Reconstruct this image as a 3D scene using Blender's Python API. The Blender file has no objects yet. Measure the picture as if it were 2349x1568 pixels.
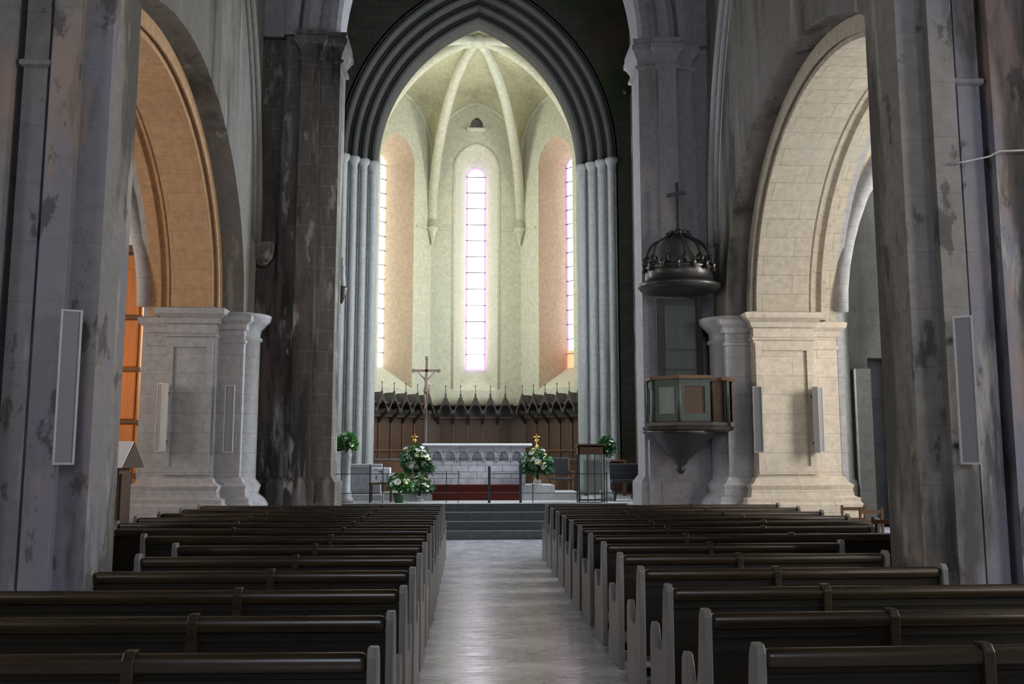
import bpy, bmesh, math, random
from math import sin, cos, pi, radians as R, sqrt, atan2
from mathutils import Vector as V, Matrix, noise
from mathutils.geometry import tessellate_polygon
random.seed(7)
sc = bpy.context.scene
C = sc.collection
# ------------------------------------------------------------------ camera, world, exposure
cd = bpy.data.cameras.new('camera'); cam = bpy.data.objects.new('camera', cd); C.objects.link(cam)
cd.sensor_width = 36; cd.lens = 36*2100/2349; cd.clip_start = .05; cd.clip_end = 200
cam.location = (-.38, 0, 1.75)
cam.rotation_euler = (R(90+7.06), 0, R(-2.78))
sc.camera = cam
w = bpy.data.worlds.new('sky'); sc.world = w; w.use_nodes = True
w.node_tree.nodes['Background'].inputs[0].default_value = (.75, .85, 1, 1)
w.node_tree.nodes['Background'].inputs[1].default_value = 1.0
sc.view_settings.view_transform = 'Standard'; sc.view_settings.look = 'None'
sc.view_settings.exposure = 1.6; sc.view_settings.gamma = 1; sc.view_settings.use_curve_mapping = False
# pane radiance of each window; apse side and chancel ones are added, unseen
APSE_L = 1.3; APSE_VIS_L = 1.1; APSE_SIDE_L = 6.5; CHANCEL_R_L = 11.0; CHANCEL_L_L = 3.5; AISLE_R_L = 12.5; AISLE_L_L = 4.0; WEST_L = 3.4; CLERE_L = 3.0; TRANS_L = 6.0

# ------------------------------------------------------------------ materials
def nt(name):
    m = bpy.data.materials.new(name); m.use_nodes = True
    t = m.node_tree; b = t.nodes['Principled BSDF']
    return m, t, b
def N(t, ty, **kw):
    n = t.nodes.new(ty)
    for k, v in kw.items():
        if k in n.inputs: n.inputs[k].default_value = v
        else: setattr(n, k, v)
    return n
def ramp(t, src, stops):
    r = t.nodes.new('ShaderNodeValToRGB')
    e = r.color_ramp.elements
    while len(e) < len(stops): e.new(.5)
    for q, (p, c) in zip(e, stops):
        q.position = p; q.color = (c, c, c, 1) if not isinstance(c, tuple) else c+(1,)
    t.links.new(src, r.inputs[0]); return r.outputs[0]
def mixc(t, fac, a, b, mode='MIX'):
    n = t.nodes.new('ShaderNodeMix'); n.data_type = 'RGBA'; n.blend_type = mode
    for sock, v in ((n.inputs[0], fac), (n.inputs[6], a), (n.inputs[7], b)):
        if hasattr(v, 'node'): t.links.new(v, sock)
        elif isinstance(v, tuple): sock.default_value = v+(1,)
        else: sock.default_value = v
    return n.outputs[2]
def noisef(t, vec, scale, detail=5, rough=.6, sx=1, sz=1, off=0):
    mp = t.nodes.new('ShaderNodeMapping'); mp.inputs['Scale'].default_value = (sx, sx, sz)
    mp.inputs['Location'].default_value = (off, off*.7, off*.3)
    t.links.new(vec, mp.inputs[0])
    n = N(t, 'ShaderNodeTexNoise', Scale=scale, Detail=detail, Roughness=rough)
    t.links.new(mp.outputs[0], n.inputs['Vector']); return n.outputs[0]
def stone(name, c1, c2, mortar, bw=.75, bh=.33, ms=.012, stains=(), rough=.9, bump=.35, joint=1.0):
    m, t, b = nt(name)
    tc = t.nodes.new('ShaderNodeTexCoord')
    br = N(t, 'ShaderNodeTexBrick', Scale=1.0)
    br.inputs['Brick Width'].default_value = bw; br.inputs['Row Height'].default_value = bh
    br.inputs['Mortar Size'].default_value = ms; br.inputs['Mortar Smooth'].default_value = .3
    br.inputs['Color1'].default_value = c1+(1,); br.inputs['Color2'].default_value = c2+(1,)
    br.inputs['Mortar'].default_value = mortar+(1,)
    t.links.new(tc.outputs['UV'], br.inputs['Vector'])
    col = br.outputs[0]; P = tc.outputs['Object']
    if joint < 1: col = mixc(t, joint, tuple((a+b_)/2 for a, b_ in zip(c1, c2)), col)
    g = noisef(t, P, 9, 8, .7)
    col = mixc(t, 1.0, col, ramp(t, g, [(.25, .72), (.75, 1.18)]), 'MULTIPLY')
    for i, (sc_, sz, lo, hi, colr, amt) in enumerate(stains):
        f = noisef(t, P, sc_, 6, .65, 1, sz, 3.1+5.7*i)
        f2 = ramp(t, f, [(lo, 0.0), (hi, amt)])
        col = mixc(t, f2, col, colr)
    t.links.new(col, b.inputs['Base Color']); b.inputs['Roughness'].default_value = rough
    b.inputs['Specular IOR Level'].default_value = .25
    mx = N(t, 'ShaderNodeMath', operation='MULTIPLY_ADD'); t.links.new(br.outputs['Fac'], mx.inputs[0])
    mx.inputs[1].default_value = -1.0*joint; t.links.new(g, mx.inputs[2])
    bp = N(t, 'ShaderNodeBump', Strength=bump, Distance=.02); t.links.new(mx.outputs[0], bp.inputs['Height'])
    t.links.new(bp.outputs[0], b.inputs['Normal'])
    return m
def plain(name, c, rough=.6, metal=0, var=.15, sc_=20, spec=.5, bump=0):
    m, t, b = nt(name); tc = t.nodes.new('ShaderNodeTexCoord')
    f = noisef(t, tc.outputs['Object'], sc_, 4)
    col = mixc(t, ramp(t, f, [(.3, 0.), (.7, 1.)]), tuple(x*(1-var) for x in c), tuple(min(1, x*(1+var)) for x in c))
    t.links.new(col, b.inputs['Base Color']); b.inputs['Roughness'].default_value = rough
    b.inputs['Metallic'].default_value = metal; b.inputs['Specular IOR Level'].default_value = spec
    if bump:
        bp = N(t, 'ShaderNodeBump', Strength=bump, Distance=.01); t.links.new(f, bp.inputs['Height']); t.links.new(bp.outputs[0], b.inputs['Normal'])
    return m
def wood(name, c1, c2, rough=.45, axis='X', spec=.5):
    m, t, b = nt(name); tc = t.nodes.new('ShaderNodeTexCoord')
    mp = t.nodes.new('ShaderNodeMapping')
    mp.inputs['Scale'].default_value = {'X': (.6, 9, 9), 'Z': (9, 9, .6), 'Y': (9, .6, 9)}[axis]
    t.links.new(tc.outputs['Object'], mp.inputs[0])
    n = N(t, 'ShaderNodeTexNoise', Scale=2.5, Detail=7, Roughness=.65); t.links.new(mp.outputs[0], n.inputs[0])
    col = mixc(t, ramp(t, n.outputs[0], [(.3, 0.), (.7, 1.)]), c1, c2)
    t.links.new(col, b.inputs['Base Color'])
    rr = ramp(t, n.outputs[0], [(.2, rough*.8), (.8, min(1, rough*1.3))]); t.links.new(rr, b.inputs['Roughness'])
    b.inputs['Specular IOR Level'].default_value = spec
    bp = N(t, 'ShaderNodeBump', Strength=.15, Distance=.005); t.links.new(n.outputs[0], bp.inputs['Height']); t.links.new(bp.outputs[0], b.inputs['Normal'])
    return m
def glow(name, c, s):
    m, t, b = nt(name)
    b.inputs['Base Color'].default_value = c+(1,); b.inputs['Emission Color'].default_value = c+(1,)
    b.inputs['Emission Strength'].default_value = s; b.inputs['Roughness'].default_value = .3
    return m
ST = dict(
 nave=stone('nave stone', (.16, .152, .14), (.19, .18, .168), (.10, .097, .088), bw=.9, bh=.42, ms=.006, joint=.45, stains=[
   (.35, .35, .50, .66, (.20, .195, .215), .8), (.5, .16, .54, .66, (.29, .275, .255), .7), (.9, .14, .52, .64, (.055, .05, .045), .85), (2.2, .10, .60, .68, (.36, .35, .33), .6), (1.6, .12, .60, .70, (.035, .03, .028), .8), (.8, .4, .58, .72, (.085, .10, .06), .7)]),
 pier=stone('near pier stone', (.18, .175, .17), (.22, .215, .21), (.13, .125, .12), bw=1.3, bh=.5, ms=.006, joint=.5, stains=[
   (.5, .2, .48, .60, (.18, .185, .25), .85), (.7, .30, .54, .60, (.28, .21, .185), .8), (1.0, .20, .52, .59, (.06, .06, .058), .8), (1.7, .14, .56, .61, (.38, .37, .36), .65), (1.2, .26, .62, .70, (.06, .09, .035), .8), (3.4, .5, .57, .62, (.05, .045, .045), .7)]),
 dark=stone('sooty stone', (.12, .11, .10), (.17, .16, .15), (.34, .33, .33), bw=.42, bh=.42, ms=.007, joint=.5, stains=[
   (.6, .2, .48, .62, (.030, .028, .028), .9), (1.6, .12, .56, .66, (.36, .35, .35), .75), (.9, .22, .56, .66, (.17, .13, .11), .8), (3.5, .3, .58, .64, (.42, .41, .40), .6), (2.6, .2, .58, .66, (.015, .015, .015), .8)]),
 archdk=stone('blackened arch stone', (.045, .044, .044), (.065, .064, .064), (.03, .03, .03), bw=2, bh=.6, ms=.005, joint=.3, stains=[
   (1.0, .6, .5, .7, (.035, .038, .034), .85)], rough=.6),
 archwall=stone('dark greenish stone', (.036, .035, .028), (.05, .045, .038), (.026, .026, .022), bw=.5, bh=.22, stains=[
   (.5, .7, .5, .66, (.022, .036, .012), .9), (.8, .5, .58, .70, (.075, .042, .03), .7)]),  # very dark base with random greenish and reddish-brown patches
 cream=stone('cream limestone', (.58, .52, .44), (.66, .60, .52), (.36, .31, .26), bw=1.15, bh=.36, ms=.007, stains=[
   (.7, .4, .58, .78, (.50, .48, .47), .6), (1.3, .3, .64, .78, (.30, .26, .20), .6)], joint=.7, bump=.2),
 greyp=stone('grey limestone', (.365, .37, .395), (.405, .41, .43), (.26, .25, .26), bw=1.15, bh=.36, ms=.007, stains=[
   (.7, .4, .55, .75, (.36, .40, .38), .6), (1.3, .3, .64, .78, (.22, .2, .17), .6)], joint=.7, bump=.2),
 greycol=stone('grey colonnette stone', (.28, .285, .29), (.32, .32, .33), (.20, .20, .20), bw=2, bh=.6, ms=.006, stains=[
   (1.4, .08, .56, .70, (.42, .43, .44), .6), (1.1, .08, .54, .68, (.10, .115, .11), .7)], joint=.5, bump=.15),
 plaster=stone('pale apse plaster', (.60, .59, .47), (.63, .61, .50), (.52, .51, .42), bw=1.2, bh=.5, ms=.005, stains=[
   (.5, .3, .52, .75, (.56, .62, .55), .6), (.8, .3, .60, .80, (.52, .46, .36), .5)], joint=.5, bump=.08, rough=.8),
 warmpl=stone('peach window plaster', (.60, .47, .35), (.64, .51, .38), (.5, .40, .3), bw=1, bh=.4, ms=.004, stains=[(.8, .4, .55, .75, (.42, .39, .36), .7)], joint=.3, bump=.1),
 web=stone('yellowed vault plaster', (.50, .48, .33), (.55, .52, .36), (.42, .40, .27), bw=3, bh=.3, ms=.004, stains=[
   (.6, 1, .50, .72, (.22, .19, .12), .75)], joint=.2, bump=.1),
 gravel=stone('white stone paving', (.40, .40, .41), (.46, .46, .47), (.3, .29, .29), bw=.9, bh=.6, ms=.006, stains=[(1.5, 1, .6, .8, (.3, .28, .25), .7)], rough=.5, joint=.8),
 step=stone('slate blue step stone', (.085, .105, .115), (.12, .14, .15), (.05, .055, .06), bw=1.6, bh=.17, ms=.006, stains=[(2, 1, .6, .75, (.17, .19, .20), .6)], rough=.45, joint=.6),
)
# floor: pale worn marble laid on the diagonal, polished
m, t, b = nt('polished pale marble'); ST['floor'] = m
tc = t.nodes.new('ShaderNodeTexCoord'); mp = t.nodes.new('ShaderNodeMapping'); mp.inputs['Rotation'].default_value = (0, 0, R(38))
t.links.new(tc.outputs['Object'], mp.inputs[0])
br = N(t, 'ShaderNodeTexBrick', Scale=1.0); br.offset = 0
br.inputs['Brick Width'].default_value = .62; br.inputs['Row Height'].default_value = .62; br.inputs['Mortar Size'].default_value = .004
br.inputs['Color1'].default_value = (.47, .48, .55, 1); br.inputs['Color2'].default_value = (.52, .525, .59, 1); br.inputs['Mortar'].default_value = (.12, .11, .11, 1)
t.links.new(mp.outputs[0], br.inputs[0])
g = noisef(t, tc.outputs['Object'], 1.6, 7, .7)
col = mixc(t, 1.0, br.outputs[0], ramp(t, g, [(.3, .7), (.7, 1.15)]), 'MULTIPLY')
t.links.new(col, b.inputs['Base Color'])
mp2 = t.nodes.new('ShaderNodeMapping'); mp2.inputs['Scale'].default_value = (1.2, 5, 1); t.links.new(tc.outputs['Object'], mp2.inputs[0])
wv = N(t, 'ShaderNodeTexNoise', Scale=2.2, Detail=4, Roughness=.6); t.links.new(mp2.outputs[0], wv.inputs[0])
t.links.new(ramp(t, wv.outputs[0], [(.3, .16), (.7, .34)]), b.inputs['Roughness'])
bp = N(t, 'ShaderNodeBump', Strength=.35, Distance=.012); t.links.new(wv.outputs[0], bp.inputs['Height']); t.links.new(bp.outputs[0], b.inputs['Normal'])
b.inputs['Specular IOR Level'].default_value = 1.0

M = dict(
 pew=wood('dark stained pew wood', (.004, .0035, .002), (.013, .009, .004), .5, spec=.25),
 pewend=wood('lightened pew end wood', (.11, .108, .108), (.20, .195, .20), .36, 'Z'),  # reflected light on the aisle-facing pew ends is put into this colour
 toprail=wood('polished pew top rail', (.012, .008, .004), (.034, .020, .009), .28, spec=.5),
 rail=wood('dark pew rail wood', (.010, .0065, .003), (.030, .018, .009), .32, spec=.45),
 stall=wood('brown choir stall oak', (.05, .024, .014), (.082, .042, .024), .5, 'Z'),
 stalldark=wood('blackened carved oak', (.018, .016, .015), (.05, .045, .042), .6, 'Z'),
 orange=wood('honey coloured pine', (.50, .19, .05), (.66, .28, .08), .5, 'Z'),
 brown=wood('brown oak', (.10, .048, .022), (.15, .075, .038), .5),
 pulpit=wood('dark green painted wood', (.03, .045, .04), (.065, .085, .078), .5, 'Z'),
 pulpitpale=wood('pale green painted wood', (.16, .21, .19), (.22, .27, .25), .5, 'Z'),
 redcarpet=plain('dark red carpet', (.075, .015, .01), .9, sc_=60, spec=.2),
 altar=stone('pale lilac altar stone', (.60, .59, .66), (.66, .65, .72), (.2, .19, .22), bw=.42, bh=.16, ms=.008, stains=[(4, 1, .55, .7, (.38, .37, .42), .6)], bump=.4),
 cloth=plain('white altar linen', (.82, .82, .88), .7, var=.04),
 paper=plain('white paper', (.80, .82, .92), .7, var=.03),
 iron=plain('black wrought iron', (.012, .012, .014), .45, .6),
 steel=plain('dark blue steel', (.03, .04, .06), .4, .5),
 bronze=plain('dark bronze', (.06, .05, .045), .4, .5),
 brass=plain('polished brass', (.80, .52, .14), .25, 1),
 frame=plain('white enamelled frame', (.42, .42, .43), .4, var=.03),
 pulpitmid=wood('grey green painted wood', (.055, .075, .065), (.10, .125, .11), .5, 'Z'),
 pulpitgrey=plain('worn grey green dome', (.05, .055, .05), .45, var=.4, sc_=6),
 grille=plain('grey speaker cloth', (.20, .21, .235), .8, var=.06, sc_=400),
 black=plain('black lacquered wood', (.02, .02, .022), .35, spec=.6),
 leaf=plain('green leaves', (.06, .22, .04), .5, var=.5, sc_=14),
 leafdark=plain('dark green leaves', (.035, .12, .04), .5, var=.6, sc_=14),
 petal=plain('white petals', (.85, .85, .80), .6, var=.05),
 petaly=plain('pale yellow petals', (.75, .72, .38), .6, var=.1),
 vase=plain('white ceramic', (.55, .55, .52), .35, var=.1),
 terr=plain('dark green pot', (.03, .07, .03), .5),
 lead=plain('window lead', (.03, .03, .035), .5, .3),
 rush=plain('straw rush seat', (.38, .24, .11), .8, sc_=80),
 void=plain('unlit recess', (.012, .014, .010), 1, spec=0),
 corpus=plain('carved wood figure', (.16, .10, .075), .5),
)
m, t, b = nt('clear cabinet glass'); b.inputs['Base Color'].default_value = (.8, .9, .88, 1); b.inputs['Roughness'].default_value = .08
b.inputs['Transmission Weight'].default_value = .9; b.inputs['IOR'].default_value = 1.1; M['glass'] = m

# ------------------------------------------------------------------ mesh builder
class MB:
    def __init__(s): s.v = []; s.f = []; s.uv = []; s.mi = []; s.cur = 0; s.sm = []; s.smooth = False
    def face(s, idx, uv=None): s.f.append(tuple(idx)); s.uv.append(uv); s.mi.append(s.cur); s.sm.append(s.smooth)
    def add(s, pts): n = len(s.v); s.v += [V(p) for p in pts]; return n
    def quad(s, a, b, c, d, uv=None): n = s.add((a, b, c, d)); s.face((n, n+1, n+2, n+3), uv)
    def poly(s, pts): n = s.add(pts); s.face(range(n, n+len(pts)))
    def box(s, x0, x1, y0, y1, z0, z1):
        if x0 > x1: x0, x1 = x1, x0
        n = s.add([(x, y, z) for z in (z0, z1) for y in (y0, y1) for x in (x0, x1)])
        for q in ((0, 2, 3, 1), (4, 5, 7, 6), (0, 1, 5, 4), (2, 6, 7, 3), (0, 4, 6, 2), (1, 3, 7, 5)): s.face([n+i for i in q])
        return s
    def cbox(s, c, sz, rz=0, rx=0, ry=0):
        rot = Matrix.Rotation(rz, 3, 'Z') @ Matrix.Rotation(ry, 3, 'Y') @ Matrix.Rotation(rx, 3, 'X')
        a = len(s.v); s.box(-sz[0]/2, sz[0]/2, -sz[1]/2, sz[1]/2, -sz[2]/2, sz[2]/2)
        for i in range(a, len(s.v)): s.v[i] = rot @ s.v[i] + V(c)
        return s
    def loft(s, rings, caps=True, closed=True, uvs=False):
        """rings: list of equal-length point lists"""
        k = len(rings[0]); n = s.add([p for r in rings for p in r])
        for i in range(len(rings)-1):
            for j in range(k if closed else k-1):
                j2 = (j+1) % k
                s.face((n+i*k+j, n+i*k+j2, n+(i+1)*k+j2, n+(i+1)*k+j))
        if caps and closed:
            s.face([n+j for j in range(k)][::-1]); s.face([n+(len(rings)-1)*k+j for j in range(k)])
        return s
    def rectloft(s, x0, x1, y0, y1, prof):
        if x0 > x1: x0, x1 = x1, x0
        return s.loft([[(x0-o, y0-o, z), (x1+o, y0-o, z), (x1+o, y1+o, z), (x0-o, y1+o, z)] for z, o in prof])
    def lathe(s, c, prof, n=20, squash=1, a0=0, ang=2*pi):
        sm = s.smooth; s.smooth = n > 9
        rings = []
        for z, r in prof: rings.append([(c[0]+r*cos(a0+ang*i/n), c[1]+squash*r*sin(a0+ang*i/n), c[2]+z) for i in range(n)])
        s.loft(rings); s.smooth = sm; return s
    def tube(s, pts, r, n=8, closed=False):
        sm = s.smooth; s.smooth = n > 4
        pts = [V(p) for p in pts]; rings = []; m_ = len(pts)
        rr = r if isinstance(r, (list, tuple)) else [r]*m_
        up = V((0, 0, 1))
        for i, p in enumerate(pts):
            d = (pts[min(i+1, m_-1)]-pts[max(i-1, 0)]).normalized()
            a = d.cross(up)
            if a.length < .05: a = d.cross(V((0, 1, 0)))
            a.normalize(); b_ = a.cross(d).normalized()
            rings.append([p+(a*cos(2*pi*k/n+pi/n)+b_*sin(2*pi*k/n+pi/n))*rr[i] for k in range(n)])
        s.loft(rings); s.smooth = sm; return s
    def panel(s, outer, holes, O, U, W, Nn, th, rim=True):
        """flat wall with holes: 2-D loops in (u,w); Nn points away from the viewer, thickness th"""
        O, U, W, Nn = V(O), V(U), V(W), V(Nn)
        loops = [[V((p[0], p[1], 0)) for p in l] for l in [outer]+holes]
        flat = [p for l in loops for p in l]
        tris = tessellate_polygon(loops)
        for d, flip in ((0, 0), (th, 1)):
            n = s.add([O+U*p.x+W*p.y+Nn*d for p in flat])
            for tr in tris: s.face([n+i for i in (tr if not flip else tr[::-1])], [(flat[i].x, flat[i].y) for i in (tr if not flip else tr[::-1])])
        for li, l in enumerate(loops):
            if li == 0 and not rim: continue
            arc = 0
            for i in range(len(l)):
                a, b_ = l[i], l[(i+1) % len(l)]; ln = (b_-a).length
                s.quad(O+U*a.x+W*a.y, O+U*b_.x+W*b_.y, O+U*b_.x+W*b_.y+Nn*th, O+U*a.x+W*a.y+Nn*th,
                       [(0, arc), (0, arc+ln), (th, arc+ln), (th, arc)])
                arc += ln
        return s
    def sweep2(s, prof, path, O, U, W, Nn):
        """prof: (offset outwards, depth); path(off) -> list of 2-D pts, same count for each offset"""
        O, U, W, Nn = V(O), V(U), V(W), V(Nn)
        rows = [[O+U*p[0]+W*p[1]+Nn*d for p in path(o)] for o, d in prof]
        k = len(rows[0]); n = s.add([p for r in rows for p in r]); ul = 0
        for i in range(len(rows)-1):
            du = (rows[i+1][k//2]-rows[i][k//2]).length; arc = 0
            for j in range(k-1):
                ln = (rows[i][j+1]-rows[i][j]).length
                s.face((n+i*k+j, n+i*k+j+1, n+(i+1)*k+j+1, n+(i+1)*k+j), [(ul, arc), (ul, arc+ln), (ul+du, arc+ln), (ul+du, arc)])
                arc += ln
            ul += du
        return s
    def build(s, name, mats, parent=None, loc=None, bevel=0, fix=True):
        me = bpy.data.meshes.new(name); me.from_pydata([tuple(p) for p in s.v], [], s.f)
        if not isinstance(mats, (list, tuple)): mats = [mats]
        for m_ in mats: me.materials.append(m_)
        uvl = me.uv_layers.new(name='UVMap').data
        for p, uv, mi, sm in zip(me.polygons, s.uv, s.mi, s.sm):
            p.material_index = mi; p.use_smooth = sm
            nn = p.normal
            if uv is None:
                if abs(nn.z) > .8: f = lambda q: (q.x, q.y)
                else:
                    tx, ty = -nn.y, nn.x; l = sqrt(tx*tx+ty*ty) or 1; tx /= l; ty /= l
                    f = lambda q: (q.x*tx+q.y*ty, q.z)
                for li, vi in zip(p.loop_indices, p.vertices): uvl[li].uv = f(me.vertices[vi].co)
            else:
                for li, q in zip(p.loop_indices, uv): uvl[li].uv = q
        if fix:
            bm = bmesh.new(); bm.from_mesh(me); bmesh.ops.remove_doubles(bm, verts=bm.verts, dist=.0004)
            bmesh.ops.recalc_face_normals(bm, faces=bm.faces); bm.to_mesh(me); bm.free()
        o = bpy.data.objects.new(name, me); C.objects.link(o)
        if parent: o.parent = parent
        if loc: o.location = loc
        if bevel:
            md = o.modifiers.new('bevel', 'BEVEL'); md.width = bevel; md.segments = 2; md.limit_method = 'ANGLE'
        return o
def tag(o, label=None, cat=None, group=None, kind=None):
    if label: o['label'] = label
    if cat: o['category'] = cat
    if group: o['group'] = group
    if kind: o['kind'] = kind
    return o
def thing(name, loc, label, cat, group=None, rz=0, kind=None):
    o = bpy.data.objects.new(name, None); C.objects.link(o); o.location = loc; o.rotation_euler = (0, 0, rz)
    o.empty_display_size = .1
    return tag(o, label, cat, group, kind)
def struct(o, label, cat): return tag(o, label, cat, None, 'structure')
def copy_tree(o, parent=None):
    c = o.copy(); C.objects.link(c); c.parent = parent
    for ch in list(o.children): copy_tree(ch, c)
    return c

# ------------------------------------------------------------------ curves
def ell(cy, a, b, zs, n=36, off=0):
    return [(cy-(a+off)*cos(pi*i/n), zs+(b+off)*sin(pi*i/n)) for i in range(n+1)]
def pointed(cx, hw, zs, rise, n=18, off=0):
    rr = (hw*hw+rise*rise)/(2*hw); c = rr-hw
    A = math.acos(max(-1, min(1, c/(rr+off))))
    left = [(cx+c-(rr+off)*cos(A*i/n), zs+(rr+off)*sin(A*i/n)) for i in range(n+1)]
    return left+[(2*cx-x, z) for x, z in left[:-1][::-1]]
UZ = (0, 0, 1)

# ================================================================== FLOORS AND STEPS
mb = MB(); mb.box(-12.5, 12.5, -11, 19.57, -.3, 0); mb.box(-12.5, -4.61, 19.57, 24, -.3, 0); mb.box(4.61, 12.5, 19.57, 24, -.3, 0)
struct(mb.build('floor', ST['floor']), 'pale polished marble floor laid diagonally along the central aisle', 'floor')
mb = MB(); mb.box(-4.6, 4.6, 20.59, 33, .3, .69)
mb.box(-4.6, -3.2, 19.0, 20.59, 0, .69); mb.box(3.2, 4.6, 19.0, 20.59, 0, .69)
struct(mb.build('floor_chancel', ST['gravel']), 'raised pale stone floor of the chancel around the altar', 'floor')
st = thing('altar_steps', (0, 19.57, 0), 'flight of four slate blue stone steps leading up to the chancel', 'steps', kind='structure')
for k in range(4):
    q = MB(); y0 = .34*k
    q.box(-3.15, 3.15, y0, 1.02 if k < 3 else 1.0199, .1725*k, .1725*(k+1)-.03); q.box(-3.17, 3.17, y0-.025, 1.0199, .1725*(k+1)-.03, .1725*(k+1))
    q.build('step', ST['step'], st)

ST['creamarch'] = stone('arch limestone', (.44, .40, .34), (.49, .45, .38), (.26, .23, .19), bw=1.15, bh=.36, ms=.007, stains=[(.7, .4, .55, .75, (.40, .42, .38), .6), (1.3, .3, .64, .78, (.26, .23, .18), .6)], joint=.8, bump=.2)
ST['lampst'] = stone('lamp tinted limestone', (.44, .28, .16), (.50, .33, .20), (.33, .2, .12), bw=1.15, bh=.36, ms=.007, stains=[(.7, .4, .58, .78, (.40, .33, .24), .6)], joint=.7, bump=.2)  # orange lamplight on the left arch rings is put into the stone colour
# ================================================================== NAVE ARCADES (both sides)
AX = 4.6; AY = 13.25; ZS = 4.42; ZW = 13.0
def side(s):
    nm = 'left' if s < 0 else 'right'
    kd = .79 if s < 0 else 1.0
    def arcs(a, b, off=0, cy=AY): return [(cy-a-off, 0)]+ell(cy, a, b, ZS, off=off)+[(cy+a+off, 0)]
    # order 1 : nave face wall with three bays of openings
    mb = MB()
    bays = [AY, AY-9.9, AY-19.8]
    mb.panel([(-11, 0), (18.1, 0), (18.1, ZW), (-11, ZW)], [arcs(4.0, 3.65, cy=c)[::-1] for c in bays], (s*AX, 0, 0), (0, 1, 0), UZ, (s, 0, 0), .5)
    struct(mb.build('wall_'+nm, ST['nave'] if s < 0 else ST['nave']), nm+' nave wall of stained grey masonry above the round arches', 'wall')
    # order 2 : inner arch ring + aisle-side order
    for ci, c in enumerate(bays):
        arch = MB(); path = lambda off, c=c: [(c-3.7-off, ZS-.1)]+ell(c, 3.7, 3.35, ZS, off=off)+[(c+3.7+off, ZS-.1)]
        arch.smooth = False
        arch.sweep2([(o_, d_ if d_ < .6 else .5+(d_-.5)*(kd-.04 if s < 0 else 1)) for o_, d_ in ([(.32, .4), (.06, .4), (.06, .43), (.10, .45), (.10, .48), (0, .50), (0, 1.50), (.06, 1.53), (.03, 1.56), (.03, 1.62), (.14, 1.66), (.14, 1.74), (.08, 1.78), (.08, 1.86), (.28, 1.92), (.28, 2.15), (.6, 2.15)])], path,
                    (s*AX, 0, 0), (0, 1, 0), UZ, (s, 0, 0))
        o = arch.build('trim_arch_'+nm, ST['creamarch'] if s > 0 else ST['lampst'], fix=True)
        struct(o, 'moulded %s inner ring of the %s arcade arch %s' % ('cream stone' if s > 0 else 'lamp-tinted stone', nm, ('facing the far pier', 'level with the nearest pews', 'behind the viewer')[ci]), 'arch')
        # thin archivolt edge on the nave face
    mb = MB(); mb.panel([(-11, 0), (18.1, 0), (18.1, 11), (-11, 11)], [([(c-4.0, 0)]+ell(c, 4.0, 3.63, ZS)+[(c+4.0, 0)])[::-1] for c in bays], (s*(AX+(2.15 if s > 0 else 1.72)), 0, 0), (0, 1, 0), UZ, (s, 0, 0), .12)
    struct(mb.build('wall_'+nm+'_aisle_face', ST['greyp']), 'aisle face of the %s nave arcade wall' % nm, 'wall')
side(-1); side(1)

# far piers (between arcade and crossing)
def far_pier(s):
    mb = MB()
    base = [(0, .34), (.86, .34), (.9, .30), (.97, .30), (1.0, .20), (1.12, .17), (1.2, .20), (1.26, .10), (1.34, .05), (1.36, 0)]
    cap = [(ZS-.52, 0), (ZS-.5, .03), (ZS-.45, .03), (ZS-.43, 0), (ZS-.28, 0), (ZS-.26, .05), (ZS-.17, .08), (ZS-.1, .18), (ZS-.03, .20), (ZS, .20), (ZS+.04, .05)]
    def sh(x0, x1, y0, y1, dz=0, o=1, m=0):
        mb.cur = m
        mb.rectloft(s*x0, s*x1, y0, y1, [(z, q*o) for z, q in base]+[(z+dz, q*o) for z, q in cap])
    xm = 6.16 if s > 0 else 5.90
    sh(5.02, xm, 16.95, 18.3, 0, 1, 0)          # main panelled pilaster
    sh(xm-.06, 6.72 if s > 0 else 6.32, 17.2, 18.3, -.14, .8, 0)       # aisle side order
    sh(4.55, 5.1, 17.17, 18.3, -.08, .8, 1)      # nave side order
    mb.cur = 0
    # raised frame round a sunk panel on the west face
    y = 16.95
    for (a, b_, z0, z1) in ((5.04, 5.16, 1.4, 3.86), (xm-.14, xm-.02, 1.4, 3.86), (5.16, xm-.14, 1.4, 1.55), (5.16, xm-.14, 3.72, 3.86)):
        mb.box(s*a, s*b_, y-.035, y+.02, z0, z1)
    # engaged half column on the nave side, with curved cornice
    mb.cur = 1
    mb.lathe((s*4.72, 17.62, 0), [(0, .60), (.86, .60), (.95, .54), (1.05, .42), (1.2, .46), (1.32, .36), (ZS-.52, .36), (ZS-.5, .40), (ZS-.45, .40), (ZS-.43, .36), (ZS-.3, .37), (ZS-.2, .46), (ZS-.12, .54), (ZS-.02, .56), (ZS+.02, .3)], 28)
    o = mb.build('stone_pier', [ST['cream'] if s > 0 else ST['greyp'], ST['greyp']])
    struct(o, 'moulded %s stone pier carrying the %s arcade arch beside the %s' % (('grey', 'left', 'dark pilasters'), ('cream', 'right', 'pulpit'))[s > 0], 'pier')
far_pier(-1); far_pier(1)

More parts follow.
